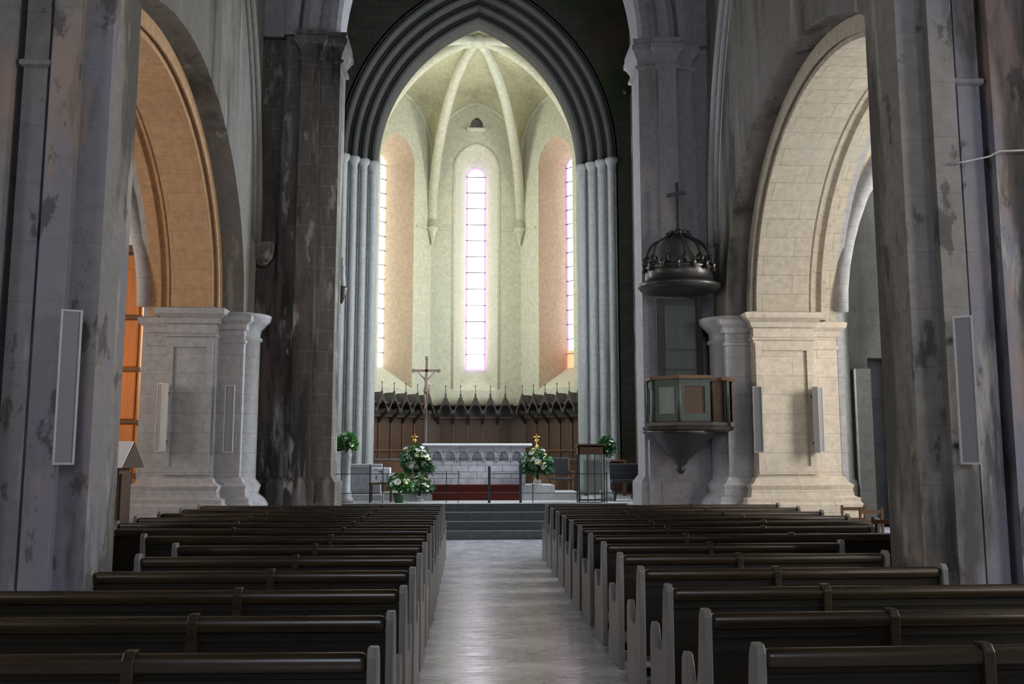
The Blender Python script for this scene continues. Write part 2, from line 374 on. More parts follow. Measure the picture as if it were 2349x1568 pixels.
# near piers
def near_pier(s):
    mb = MB(); plinth = [(0, .12), (.5, .12), (.58, 0), (ZW, 0)]
    for (x0, x1, y0, y1) in ((3.42, 3.66, 7.6, 8.2), (3.66, 3.88, 7.5, 8.3), (3.88, 3.94, 7.74, 8.6), (3.94, 4.14, 7.58, 8.9), (4.14, 4.2, 7.74, 9.0), (4.2, 4.75, 7.5, 9.1)):
        mb.rectloft(s*x0, s*x1, y0, y1, plinth)
    mb.box(s*3.85, s*4.7, 8.2, 9.0, 0, ZW)
    mb.rectloft(s*4.75, s*6.1, 7.36, 9.24, [(0, .12), (.5, .12), (.58, 0), (ZS, 0)])
    # horizontal string courses
    mb.rectloft(s*3.94, s*4.14, 7.58, 8.9, [(5.0, 0), (5.02, .03), (5.06, .03), (5.08, 0)])
    o = mb.build('stone_pier', ST['pier'])
    struct(o, 'tall stained clustered pier at the %s edge of the picture' % ('left' if s < 0 else 'right'), 'pier')
near_pier(-1); near_pier(1)

# crossing piers: shafts facing the nave, tall capitals at z ~ 10
def crossing(s):
    mb = MB()
    xi = 3.13 if s > 0 else 3.02
    mb.cur = 0
    shafts = [(xi, xi+.40, 18.12), (xi+.40, xi+.78, 18.0), (xi+.78, xi+1.14, 18.12), (xi+1.14, 4.66, 18.3)]
    for i, (x0, x1, y) in enumerate(shafts):
        pl = [(0, .10), (1.22, .10), (1.32, .03), (1.36, 0), (9.85, 0)]
        if s < 0 and i >= 2: pl = [(0, .10), (1.22, .10), (1.32, .03), (1.36, 0), (ZW, 0)]
        if i == 3: pl = pl[:-1]+[(ZW, 0)]
        mb.rectloft(s*(x0+.01), s*(x1-.01), y, 18.9, pl)
        if i < 3: # rounded fillet between strips
            mb.tube([(s*(x1), y+.03, 1.2), (s*x1, y+.03, 9.8)], .035, 8)
    # capitals
    for i in range(3 if s > 0 else 2):
        x0, x1, y = shafts[i]
        mb.rectloft(s*x0, s*x1, y, 18.9, [(9.72, 0), (9.75, .06), (9.8, .06), (9.82, .0), (9.95, .03), (10.08, .10), (10.12, .14), (10.22, .14), (10.24, .08), (10.3, .12), (10.36, .12)])
    if s > 0: mb.box(3.2, 4.6, 17.95, 18.9, 0, 2.05)   # low block under the pulpit
    # small corbel capital carrying the wall rib
    cx = 4.33
    mb.rectloft(s*cx, s*4.66, 18.05, 18.4, [(5.5, -.1), (5.62, .02), (5.7, .06), (5.86, .08), (5.95, .08), (5.97, 0)])
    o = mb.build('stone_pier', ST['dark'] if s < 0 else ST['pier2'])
    struct(o, ('black-streaked shafted stone pier left of the chancel arch', 'pale lilac shafted stone pier behind the pulpit')[s > 0], 'pier')
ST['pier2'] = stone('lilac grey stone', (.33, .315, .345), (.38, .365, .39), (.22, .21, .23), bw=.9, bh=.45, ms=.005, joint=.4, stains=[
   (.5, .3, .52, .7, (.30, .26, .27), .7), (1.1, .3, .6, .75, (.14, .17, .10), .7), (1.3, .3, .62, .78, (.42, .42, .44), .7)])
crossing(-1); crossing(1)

# transverse arch above the crossing piers with side spandrel walls
mb = MB()
pth = lambda off: pointed(0.05, 3.1, 10.3, 4.9, 20, off)
mb.sweep2([(1.6, 0), (1.15, 0), (1.12, -.1), (.98, -.13), (.85, -.1), (.82, 0), (.75, -.12), (.62, -.16), (.48, -.12), (.42, 0), (.36, -.05), (.22, -.08), (.08, -.05), (0, .02), (0, .75), (.4, .75)], pth, (0, 18.15, 0), (1, 0, 0), UZ, (0, 1, 0))
struct(mb.build('trim_arch_crossing', ST['pier2']), 'moulded pointed transverse arch high over the crossing', 'arch')
mb = MB()
mb.panel([(-4.6, 10.3), (-4.0, 10.3), *pointed(.05, 3.1, 10.3, 4.9, 20, 1.0)[1:-1], (4.1, 10.3), (4.6, 10.3), (4.6, 17.6), (-4.6, 17.6)], [], (0, 18.2, 0), (1, 0, 0), UZ, (0, 1, 0), .6)
struct(mb.build('wall_crossing', ST['nave']), 'stained masonry above the crossing arch', 'wall')
# wall ribs (formerets) sweeping up from the corbels
for s in (-1, 1):
    mb = MB()
    for k, r in enumerate((0, .22, .40)):
        pts = []
        for i in range(26):
            a = R(78)*i/25; rad = 9.6-r
            pts.append((s*(AX-.03+.04*k), 17.95-r-rad+rad*cos(a), 5.95+rad*sin(a)*.95))
        mb.tube(pts, .10-.02*k, 8)
    struct(mb.build('trim_rib', ST['pier2'] if s > 0 else ST['nave']), 'curved stone wall rib rising above the %s arcade beside the crossing pier' % ('left' if s < 0 else 'right'), 'rib')

# presbytery side walls, nave vault, presbytery vault
for s in (-1, 1):
    mb = MB(); mb.panel([(18.9, 0), (26.6, 0), (26.6, 17), (18.9, 17)], [([(20.6, 3.6)]+pointed(21.6, 1.0, 8.5, 1.5, 8)+[(22.6, 3.6)])[::-1]], (s*4.6, 0, 0), (0, 1, 0), UZ, (s, 0, 0), .5); mb.box(s*4.6, s*4.32, 24.9, 25.5, .69, 15)
    mb.lathe((s*4.45, 24.2, .69), [(0, .16), (12, .16)], 16); mb.lathe((s*4.5, 23.3, .69), [(0, .2), (12, .2)], 16)
    struct(mb.build('wall_chancel_'+('left' if s < 0 else 'right'), ST['dark']), '%s side wall of the chancel in dark stone' % ('left' if s < 0 else 'right'), 'wall')
mb = MB(); mb.smooth = True
mb.sweep2([(0, -11), (0, 18.4)], lambda off: [(-4.75, 12.0)]+pointed(0, 4.75, 12.2, 4.6, 14), (0, 0, 0), (1, 0, 0), UZ, (0, 1, 0))
mb.sweep2([(0, 18.3), (0, 26)], lambda off: [(-4.75, 12.0)]+pointed(0, 4.75, 13, 4.4, 14), (0, 0, 0), (1, 0, 0), UZ, (0, 1, 0))
mb.smooth = False
for s in (-1, 1): mb.box(s*4.6, s*5.1, -11, 18.3, 12.9, 13.1)
struct(mb.build('ceiling', ST['nave']), 'pointed stone barrel vault over the nave', 'ceiling')

# ================================================================== AISLES
def aisle(s):
    nm = 'left' if s < 0 else 'right'
    XO = 11.6
    DA = 2.2 if s > 0 else 1.78
    zc = ZS; rise = 4.3; cx = (AX+DA+XO)/2; hw = (XO-AX-DA)/2
    mb = MB(); mb.smooth = True
    def gz(x, y):
        best = min((AY, AY-9.9, AY-19.8), key=lambda c: abs(y-c)); t1 = (x-cx)/(hw+.45); t2 = (y-best)/4.45
        z1 = zc+.05+4.35*sqrt(max(0, 1-t1*t1)); z2 = zc+.05+4.1*sqrt(max(0, 1-t2*t2))
        return max(z1 if abs(t1) < 1 else 0, z2 if abs(t2) < 1 else 0, zc)
    nx, ny = 28, 120; x0, x1, y0, y1 = AX+DA-.2, XO+.3, -11, 18.4
    n0 = mb.add([(s*(x0+(x1-x0)*i/nx), y0+(y1-y0)*j/ny, gz(x0+(x1-x0)*i/nx, y0+(y1-y0)*j/ny)) for j in range(ny+1) for i in range(nx+1)])
    for j in range(ny):
        for i in range(nx): a_ = n0+j*(nx+1)+i; mb.face((a_, a_+1, a_+nx+2, a_+nx+1))
    mb.smooth = False
    mb.box(s*(AX+.3), s*(XO+.6), -11, 24, 11, 11.2)
    struct(mb.build('ceiling_aisle_'+nm, ST['cream']), 'pale plastered vault over the %s side aisle' % nm, 'ceiling')
    # outer wall with a tall window for each bay
    mb = MB(); wins = []
    for c in (AY, AY-9.9, AY-19.8): wins.append((c, .85, 2.6, 6.2, 1.0))
    holes = [([(c-h, z0)]+pointed(c, h, zs, rs, 8)+[(c+h, z0)])[::-1] for c, h, z0, zs, rs in wins]
    mb.panel([(-11, 0), (24, 0), (24, 11), (-11, 11)], holes, (s*XO, 0, 0), (0, 1, 0), UZ, (s, 0, 0), .6)
    struct(mb.build('wall_'+nm+'_outer', ST['greyp']), 'outer wall of the %s side aisle' % nm, 'wall')
    for i, (c, h, z0, zs, rs) in enumerate(wins):
        L = AISLE_R_L if s > 0 else AISLE_L_L
        make_window(((s*(XO+.4), c, 0)), (0, 1, 0), (s, 0, 0), h, z0, zs, rs, glow('aisle daylight glass', (1, .95, .85) if s > 0 else (1, .95, .85), L), 'tall pointed window in the %s aisle, %s' % (nm, ('opposite the far arch', 'beside the nearest pews', 'near the entrance')[i]))
    # transverse aisle arches
    for (y, dep) in ((17.5, .85), (7.9, .9), (-2, .9)):
        mb = MB(); o = (s, 0, 0)
        pp = lambda off: [(x, z) for x, z in pointed(cx, hw-.12, zc-.1, 4.1, 16, off)]
        prof = [(1.0, 0), (.42, 0), (.38, -.07), (.30, -.09), (.22, -.05), (.2, .0), (.12, .03), (.02, .1), (0, .16), (0, dep), (.5, dep)]
        mb.sweep2(prof, pp, (0, y, 0), (s, 0, 0), UZ, (0, 1, 0))
        mb.panel([(AX+DA-.1, zc-.1), (AX+DA+.06, zc-.1), *pointed(cx, hw-.12, zc-.1, 4.1, 16, .35)[1:-1], (XO, zc-.1), (XO, 11), (AX+DA-.1, 11)], [], (0, y+.03, 0), (s, 0, 0), UZ, (0, 1, 0), dep-.06)
        mb.rectloft(s*(XO-.2), s*(XO+.1), y, y+dep, [(0, .1), (.9, .1), (1, 0), (zc-.4, 0), (zc-.2, .1), (zc, .15), (zc+.02, 0)])
        struct(mb.build('trim_aisle_arch', ST['cream']), 'pointed transverse arch across the %s aisle %s' % (nm, 'beyond the far pier' if y > 10 else ('beside the near pier' if y > 0 else 'near the entrance')), 'arch')
    # diagonal ribs of the bay
    mb = MB()
    for (sx, sy) in ((-1, 1), (1, 1), (-1, -1), (1, -1)):
        pts = [(s*(cx+sx*(hw-.05)*cos(R(90)*i/16)), AY+sy*4.0*cos(R(90)*i/16), zc+.1+4.55*sin(R(90)*i/16)) for i in range(17)]
        mb.tube(pts, .15, 8)
    struct(mb.build('trim_rib_aisle', ST['greyp']), 'crossed stone ribs under the %s aisle vault' % nm, 'rib')
    # end wall of the transept beyond
    mb = MB()
    if s > 0:
        mb.panel([(5.1, 0), (12, 0), (12, 11), (5.1, 11)], [[(10.4, 0), (10.4, 4.2), (9.72, 4.2), (9.72, 0)][::-1]], (0, 22.6, 0), (1, 0, 0), UZ, (0, 1, 0), .5)
        for k, xx in enumerate((8.35, 8.6, 8.85, 9.08)): mb.lathe((xx, 22.5, 0), [(0, .2), (1.1, .2), (1.2, .13), (8, .13)], 12)
        mb.box(9.28, 9.66, 22.3, 22.6, 0, 3.9)
        struct(mb.build('wall_transept_right', ST['dark2']), 'dim grey end wall beyond the right aisle with clustered shafts', 'wall')
        q = MB(); q.box(9.65, 10.45, 23.0, 23.1, 0, 4.25)
        for z in (1.0, 2.1, 3.2): q.box(9.78, 10.32, 22.96, 23.0, z, z+.85)
        struct(q.build('door_1', M['black']), 'tall dark door in the end wall of the right aisle', 'door')
    else:
        mb.box(-5.1, -12, 22.6, 23.1, 0, 11)
        struct(mb.build('wall_transept_left', ST['cream']), 'cream end wall beyond the left aisle', 'wall')

ST['dark2'] = stone('dim grey stone', (.13, .125, .11), (.15, .145, .13), (.09, .085, .075), bw=.9, bh=.45, joint=.35, stains=[(.6, .3, .5, .7, (.07, .07, .055), .9)])
wc = [0]
def make_window(O, U, Nn, hw, zb, zs, rise, gm, label, border=None, roundtop=False, bars=9, n=10):
    """leaded window: O base centre of the glass plane; parts: glass, border, glazing bars"""
    wc[0] += 1; O, U, Nn = V(O), V(U).normalized(), V(Nn).normalized()
    wd = thing('window_%d' % wc[0], O+V((0, 0, zb)), label, 'window', kind='structure')
    arc = (lambda h, r, z: [(-h*cos(pi*i/(2*n)), z+r*sin(pi*i/(2*n))) for i in range(2*n+1)]) if roundtop else (lambda h, r, z: pointed(0, h, z, r, n))
    loop = [(-hw, 0)]+arc(hw, rise, zs-zb)+[(hw, 0)]
    g = MB(); g.panel(loop, [], (0, 0, 0), U, UZ, Nn, .02); g.build('glass', gm, wd)
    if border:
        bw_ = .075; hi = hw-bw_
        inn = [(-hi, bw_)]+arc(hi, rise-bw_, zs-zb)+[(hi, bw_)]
        q = MB(); q.panel(loop, [inn[::-1]], -Nn*.03, U, UZ, Nn, .02); q.build('fringe_strip', border, wd)
    q = MB(); H = zs-zb
    for i in range(1, bars+1):
        z = H*i/(bars)
        q.loft([[V((0, 0, z-.012))+U*x-Nn*.07, V((0, 0, z+.012))+U*x-Nn*.07, V((0, 0, z+.012))+U*x-Nn*.04, V((0, 0, z-.012))+U*x-Nn*.04] for x in (-hw, hw)])
    q.build('glazing_bars', M['lead'], wd)
    return wd
aisle(-1); aisle(1)
for s in (-1, 1):  # chancel windows added out of view to light the shafts and altar front
    make_window((s*4.95, 21.6, 0), (0, 1, 0), (s, 0, 0), 1.05, 3.6, 8.5, 1.5, glow('added chancel side light', (.86, .95, 1), CHANCEL_R_L if s > 0 else CHANCEL_L_L), 'added unseen light window in the %s wall of the chancel, hidden by the crossing pier' % ('left' if s < 0 else 'right'))

# west wall with its window (daylight behind the viewer)
mb = MB(); mb.panel([(-12.5, 0), (12.5, 0), (12.5, 17.5), (-12.5, 17.5)], [([(-2.0, 5.0)]+pointed(0, 2.0, 9, 2.5, 8)+[(2.0, 5.0)])[::-1]], (0, -11, 0), (1, 0, 0), UZ, (0, -1, 0), .6)
struct(mb.build('wall_back', ST['nave']), 'west entrance wall behind the viewer', 'wall')
make_window((0, -11.4, 0), (1, 0, 0), (0, -1, 0), 2.0, 5.0, 9, 2.5, glow('west daylight glass', (.78, .85, 1), WEST_L), 'large west window behind the viewer', bars=8)

# ================================================================== CHANCEL ARCH
CX = -.11; HW = 2.97; CZ = 10.3; CR = 4.4
def cpath(off):
    p = pointed(CX, HW, CZ, CR, 24, off)
    return [(CX-HW-off, .69)]+p+[(CX+HW+off, .69)]
mb = MB(); outer = cpath(1.02)
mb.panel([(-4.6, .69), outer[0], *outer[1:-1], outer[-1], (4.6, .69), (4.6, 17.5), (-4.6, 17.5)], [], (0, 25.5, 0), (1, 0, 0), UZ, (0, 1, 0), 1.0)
struct(mb.build('wall_chancel_arch', ST['archwall']), 'dark greenish wall above the pointed chancel arch', 'wall')
prof = [(1.06, 0)]
for k in range(4):
    r0 = 1.04-.26*k; y0 = .22*k
    prof += [(r0-.02, y0), (r0-.05, y0-.03), (r0-.06, y0)]
    cxx, cyy, rad = r0-.15, y0+.05, .085
    prof += [(cxx+rad*cos(a), cyy-rad*sin(a)) for a in [R(q) for q in (10, 40, 70, 100, 130, 160, 190, 215)]]
    prof += [(r0-.25, y0+.14), (r0-.26, y0+.22)]
prof += [(0, .95), (0, 1.25), (.4, 1.25)]
mb = MB(); mb.smooth = False
mb.sweep2(prof, lambda off: pointed(CX, HW, CZ, CR, 24, off), (0, 25.5, 0), (1, 0, 0), UZ, (0, 1, 0))
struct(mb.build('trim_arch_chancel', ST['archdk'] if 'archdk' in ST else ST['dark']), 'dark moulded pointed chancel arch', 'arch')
mb = MB()
for s in (-1, 1):
    rows = [(CX+s*(HW+o), 25.5+d) for o, d in prof]
    mb.loft([[(x, y, z) for x, y in rows] for z in (.69, CZ)], caps=False, closed=False)
    for k in range(4):
        r0 = 1.04-.26*k; x = CX+s*(HW+r0-.15); y = 25.5+.22*k+.05
        mb.lathe((x, y, .69), [(0, .17), (.35, .17), (.4, .12), (.5, .14), (.55, .095), (CZ-1.15, .095), (CZ-1.12, .115), (CZ-1.08, .115), (CZ-1.05, .1), (CZ-.92, .12), (CZ-.82, .17), (CZ-.78, .19), (CZ-.70, .19), (CZ-.69, .1)], 14)
    # bold innermost shaft
    mb.lathe((CX+s*(HW+.26), 25.5+.98, .69), [(0, .26), (.4, .26), (.5, .2), (CZ-1.15, .2), (CZ-1.1, .23), (CZ-.9, .24), (CZ-.8, .3), (CZ-.7, .3), (CZ-.69, .1)], 20)
struct(mb.build('trim_shafts_chancel', ST['greycol']), 'pale grey clustered shafts carrying the chancel arch', 'shafts')

# ================================================================== APSE
AC = CX
BOSS = V((AC, 27.9, 14.95)); ZR = 9.65
corners = [V((AC-3.8, 26.65, 0)), V((AC-3.8, 29.3, 0)), V((AC-1.57, 31.5, 0)), V((AC+1.57, 31.5, 0)), V((AC+3.8, 29.3, 0)), V((AC+3.8, 26.65, 0))]
def wall_arch(h, z0, zsp, apex, n=14):   # half arch: list of (x from centre, z) from corner up to the apex
    rise = apex-zsp; rr = (h*h+rise*rise)/(2*h); c = rr-h; out = []
    for i in range(n+1):
        u = i/n; z = z0+(apex-z0)*sin(u*pi/2)
        x = h if z <= zsp else max(0, sqrt(max(0, rr*rr-(z-zsp)**2))-c)
        out.append((x, z))
    out[-1] = (0, apex); return out
violet = glow('violet fringe glow', (.42, .22, 1), .75)  # glowing violet strip imitates colour fringing round the bright glass
day = glow('bright daylight glass', (1, .98, 1), APSE_L); dayl = glow('apse left daylight', (.93, 1, .97), APSE_VIS_L)
sidefill = glow('added apse side light', (.98, 1, .90), APSE_SIDE_L)  # for unseen side windows added to brighten the apse
dayr = glow('apse right daylight', (1, .98, .95), APSE_VIS_L)
red = glow('red patterned glass', (1, .30, .16), .5)
webs = MB(); webs.smooth = True
ribm = MB()
names = ['left side', 'left angled', 'back', 'right angled', 'right side']
for i in range(6):
    A, B = corners[i], corners[(i+1) % 6]
    if i == 5: h = (A-B).length/2; apexz = 15.35; zsp = 10.0
    else: h = (B-A).length/2; apexz = 14.25; zsp = 12.3
    U = (B-A).normalized(); mid = (A+B)/2; Nn = V((-U.y, U.x, 0))
    if Nn.dot(mid-V((AC, 28, 0))) < 0: Nn = -Nn
    wa = wall_arch(h, ZR, zsp, apexz)
    if i < 5:
        outer = [(-h, .69)]+[(-x, z) for x, z in wa]+[(x, z) for x, z in wa[::-1][1:]]+[(h, .69)]
        hole = None
        if i in (1, 2, 3):
            fh, gh = .75, .35; nn = 12
            F = [(-fh, 3.98)]+pointed(0, fh, 11.75, .95, nn)+[(fh, 3.98)]
            G = [(-gh, 4.75)]+[(-gh*cos(pi*k/(2*nn)), 11.85+.35*sin(pi*k/(2*nn))) for k in range(2*nn+1)]+[(gh, 4.75)]
        else:
            fh, gh = .8, .42; nn = 12
            F = [(-fh, 4.2)]+pointed(0, fh, 11.5, .95, nn)+[(fh, 4.2)]
            G = [(-gh, 4.9)]+[(-gh*cos(pi*k/(2*nn)), 11.4+.42*sin(pi*k/(2*nn))) for k in range(2*nn+1)]+[(gh, 4.9)]
        holes = [F[::-1]]
        if i == 2: holes.append(([(-.22, 13.28)]+pointed(0, .22, 13.45, .27, 5)+[(.22, 13.28)])[::-1])
        mb = MB(); mb.panel(outer, holes, mid, U, UZ, Nn, .03, rim=False)
        dep = 1.05
        rf = [mid+U*x+V((0, 0, z)) for x, z in F]; rg = [mid+U*x+V((0, 0, z))+Nn*dep for x, z in G]
        rh = [mid+U*x*1.02+V((0, 0, z))+Nn*(dep+.25) for x, z in G]
        sill = {1: 1, 3: 1}.get(i, 0)
        mb.cur = 1 if i in (1, 3) else 0
        mb.loft([rf, rg, rh], caps=False, closed=True)
        # flat faces: the sill is the last quad; keep plaster
        for fi in range(len(mb.f)):
            vs = [mb.v[q] for q in mb.f[fi]]
            if all(p.z < 4.95 for p in vs) and mb.mi[fi] == 1: mb.mi[fi] = 0
        mb.cur = 0
        # moulded outline around the splay
        if i == 2:
            tp = [mid+U*(x*1.06)+V((0, 0, z+.04))-Nn*.01 for x, z in F]
            mb.tube(tp, .035, 6)
            q0 = mid+Nn*.35
            mb.loft([[q0+U*x+V((0, 0, z))-Nn*dd for x, z in ((-.24, 13.26), (.24, 13.26), (.24, 13.8), (-.24, 13.8))] for dd in (0, -.04)])
            mb.rectloft(AC-.36, AC+.36, 31.3, 31.55, [(13.16, -.1), (13.22, 0), (13.28, 0)])
        # string course
        zc_ = 9.62
        for sg in (-1, 1):
            a_, b_ = (fh+.12)*sg, h*sg
            mb.loft([[mid+U*x+V((0, 0, zc_+dz))-Nn*d for dz, d in ((-.04, -.02), (-.04, .05), (.04, .05), (.04, -.02))] for x in (a_, b_)])
        struct(mb.build('wall_apse_'+names[i].replace(' ', '_'), [ST['plaster'], ST['warmpl']]), '%s plastered wall of the apse with a tall splayed window opening' % names[i], 'wall')
        gm = {0: sidefill, 1: dayl, 2: day, 3: dayr, 4: sidefill}[i]
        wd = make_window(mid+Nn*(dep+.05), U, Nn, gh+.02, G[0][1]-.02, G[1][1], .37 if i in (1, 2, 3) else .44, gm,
                    ('added unseen window brightening the left side of the apse', 'tall narrow round-headed window at the left of the apse', 'tall narrow central apse window with a violet fringe', 'tall narrow window at the right of the apse with red glass at its foot', 'added unseen window brightening the right side of the apse')[i],
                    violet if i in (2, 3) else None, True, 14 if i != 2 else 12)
        if i == 3:
            q = MB(); q.panel([(-gh, 0), (gh, 0), (gh, .62), (-gh, .62)], [], -Nn*.05, U, UZ, Nn, .02)
            q.build('red_glass', red, wd)
    # webs
    for sg, Cn in ((-1, A), (1, B)):
        ar = [mid+U*(x*sg)+V((0, 0, z)) for x, z in wa]; rb = []
        for k in range(len(wa)):
            th = pi/2*k/(len(wa)-1); f = cos(th)
            rb.append(V((BOSS.x+(Cn.x-BOSS.x)*f, BOSS.y+(Cn.y-BOSS.y)*f, ZR+(BOSS.z-ZR)*sin(th))))
        rows = []
        for k in range(len(ar)):
            rows.append([ar[k].lerp(rb[k], q/5)+V((0, 0, .10*sin(pi*q/5)*k/14)) for q in range(6)])
        n0 = webs.add([p for r in rows for p in r])
        for a in range(len(rows)-1):
            for q in range(5):
                webs.face((n0+a*6+q, n0+a*6+q+1, n0+(a+1)*6+q+1, n0+(a+1)*6+q))
        # formeret
        if i < 5: ribm.tube([p-Nn*.02 for p in ar], .075, 8)
    # rib
    Cn = A; pts = []
    for k in range(25):
        th = pi/2*k/24; f = cos(th)
        pts.append(V((BOSS.x+(Cn.x-BOSS.x)*f, BOSS.y+(Cn.y-BOSS.y)*f, ZR+(BOSS.z-ZR)*sin(th)-.05)))
    ribm.tube(pts, [.17 if k < 20 else .15 for k in range(25)], 8)
    if 1 <= i <= 4:
        ir = (V((AC, 28, 0))-Cn).normalized()
        base = Cn+ir*.1
        ribm.lathe((base.x, base.y, ZR), [(-.62, .02), (-.56, .05), (-.5, .04), (-.42, .06), (-.3, .09), (-.15, .14), (-.08, .20), (.02, .21), (.04, .15), (.3, .13)], 12)
ribm.lathe((BOSS.x, BOSS.y, BOSS.z), [(-.22, .1), (-.2, .24), (-.05, .26), (.1, .2)], 16)
struct(webs.build('ceiling_apse', ST['web'], fix=True), 'yellowed plaster rib vault over the apse', 'ceiling')
struct(ribm.build('trim_rib_apse', ST['plaster']), 'pale stone ribs meeting at the boss of the apse vault', 'ribs')
# added unseen shell round the apse, blocks the outside sky light
mb = MB()
for i in range(5):
    A, B = corners[i], corners[i+1]; U = (B-A).normalized(); mid = (A+B)/2; Nn = V((-U.y, U.x, 0))
    if Nn.dot(mid-V((AC, 28, 0))) < 0: Nn = -Nn
    h = (B-A).length/2+.62
    A2, B2 = mid-U*h+Nn*1.5, mid+U*h+Nn*1.5
    mb.loft([[A2, B2, B2+Nn*.2, A2+Nn*.2], [p+V((0, 0, 17)) for p in (A2, B2, B2+Nn*.2, A2+Nn*.2)]])
mb.box(-6.5, 6.5, 25.6, 34, 16.9, 17.1)
struct(mb.build('wall_apse_outer', ST['dark']), 'added light-blocking shell around the apse', 'wall')

exec_parts = True
# ================================================================== PEWS
HB = .92
def end_profile(): return [(-.02, 0), (.50, 0), (.50, .10), (.47, .2), (.47, .50), (.46, .60), (.42, .645), (.37, .64), (.335, .58), (.31, .50), (.16, .50), (.115, .60), (.085, .80), (.07, .90), (.04, .945), (-.01, .945), (-.035, .91), (-.03, .3)]
def pew(name, s, L, posts):
    """origin on the floor at the aisle end, back plane at y=0, seat towards +y, extends s*L"""
    root = thing(name, (0, 0, 0), 'x', 'pew')
    def plate(x, pr=end_profile(), th=.045):
        q = MB(); q.loft([[(x-th/2, y, z) for y, z in pr], [(x+th/2, y, z) for y, z in pr]]); return q
    plate(s*.0225).build('end_panel', M['pewend'], root, bevel=.006)
    plate(s*(L-.0225)).build('end_panel', M['pewend'], root, bevel=.006)
    for p in posts: plate(s*p, [(-.032, .0), (.40, 0), (.40, .36), (.10, .40), (.07, .9), (.04, .935), (-.01, .935), (-.035, .9)], .05).build('support_panel', M['rail'], root, bevel=.006)
    q = MB(); a, b_ = sorted((s*.045, s*(L-.045)))
    q.box(a, b_, .10, .455, .43, .465); q.build('seat', M['rail'], root, bevel=.008)
    q = MB(); q.box(a, b_, -.02, .06, .835, HB); o = q.build('top_rail', M['toprail'], root, bevel=.034); o.modifiers[0].segments = 4
    for p_ in o.data.polygons: p_.use_smooth = True
    q = MB(); q.box(a, b_, .012, .034, .30, .84); q.box(a, b_, .0, .012, .795, .812); q.build('back_panel', M['pew'], root)
    q = MB(); q.box(a, b_, .03, .40, .385, .41); q.build('shelf', M['pew'], root)
    q = MB(); q.box(a, b_, .40, .43, .07, .13); q.build('foot_rail', M['pew'], root)
    return root
rowY = [4.03, 4.93, 5.87, 6.82, 7.78, 8.74, 9.70, 10.66, 11.60, 12.54, 13.5, 14.5, 15.48]
endR = [5.0, 5.0, 5.0, 3.2, 3.2, 3.2, 4.4, 4.4, 4.9, 4.9, 4.9, 4.9, 4.9]
endL = [4.95, 4.95, 4.95, 3.1, 3.1, 3.1, 3.75, 4.45, 4.75, 4.85, 4.85, 4.85, 4.85]
ordn = ['nearest the camera', 'second from the camera', 'third from the camera', 'fourth from the camera', 'fifth from the camera', 'sixth from the camera', 'seventh from the camera', 'seventh from the altar steps, level with the open arch', 'fifth from the altar steps', 'fourth from the altar steps', 'third from the altar steps', 'second from the altar steps', 'closest to the altar steps']
ordn[7] = 'sixth from the altar steps'
protos = {}
for s, ends, x0, nm in ((1, endR, .86, 'right'), (-1, endL, .75, 'left')):
    for k in range(13):
        key = (s, ends[k])
        if key not in protos:
            L = ends[k]-x0
            posts = [1.04] if L < 3.2 else [1.04, L*.62]
            r = protos[key] = pew('pew', s, L, posts)
        else: r = copy_tree(protos[key])
        r.location = (s*(x0+.006*k*(1 if s > 0 else 0)), rowY[k], 0); r.rotation_euler = (0, 0, s*R(2.6 if k > 5 else 1.2))
        tag(r, 'long dark wooden pew in the %s-hand block, %s' % (nm, ordn[k]), 'pew', 'pews %s of the aisle' % nm)

# ================================================================== COLUMN LOUDSPEAKERS
def speaker(loc, rz, label, h=1.22, w=.17, grp=None, rx=0):
    r = thing('column_speaker', loc, label, 'loudspeaker', grp, rz)
    r.rotation_euler = (rx, 0, rz)
    q = MB(); f = .016
    q.box(-w/2, w/2, -.10, 0, 0, h); q.build('housing', M['frame'], r, bevel=.004)
    q = MB(); q.box(-w/2+f, w/2-f, -.112, -.0995, f, h-f)
    q.build('grille', M['grille'], r)
    q = MB()
    for a, b_, c, d in ((-w/2, -w/2+f, 0, h), (w/2-f, w/2, 0, h), (-w/2+f, w/2-f, 0, f), (-w/2+f, w/2-f, h-f, h)): q.box(a, b_, -.12, -.10, c, d)
    q.build('frame', M['frame'], r)
    q = MB(); q.box(-.02, .02, -.02, .06, .15, .2); q.box(-.02, .02, -.02, .06, h-.2, h-.15); q.build('bracket', M['iron'], r)
    return r
speaker((-3.57, 7.47, 1.68), R(22), 'long grey column loudspeaker on the near pier at the left edge', w=.155, grp='column loudspeakers on the piers', rx=R(1.2))
speaker((3.77, 7.44, 1.68), R(-25), 'long grey column loudspeaker on the near pier at the right edge', w=.15, grp='column loudspeakers on the piers', rx=R(1.2))
speaker((-4.71, 16.94, 1.80), R(10), 'grey column loudspeaker right of the sunk panel on the far left pier', grp='column loudspeakers on the piers')
speaker((-5.82, 16.80, 1.82), R(-42), 'pale column loudspeaker turned sideways on the left of the far left pier', grp='column loudspeakers on the piers')
speaker((5.01, 16.82, 1.80), R(-14), 'grey column loudspeaker on the left edge of the cream pier', grp='column loudspeakers on the piers')
speaker((6.10, 16.82, 1.80), R(40), 'pale column loudspeaker turned sideways on the right edge of the cream pier', grp='column loudspeakers on the piers')

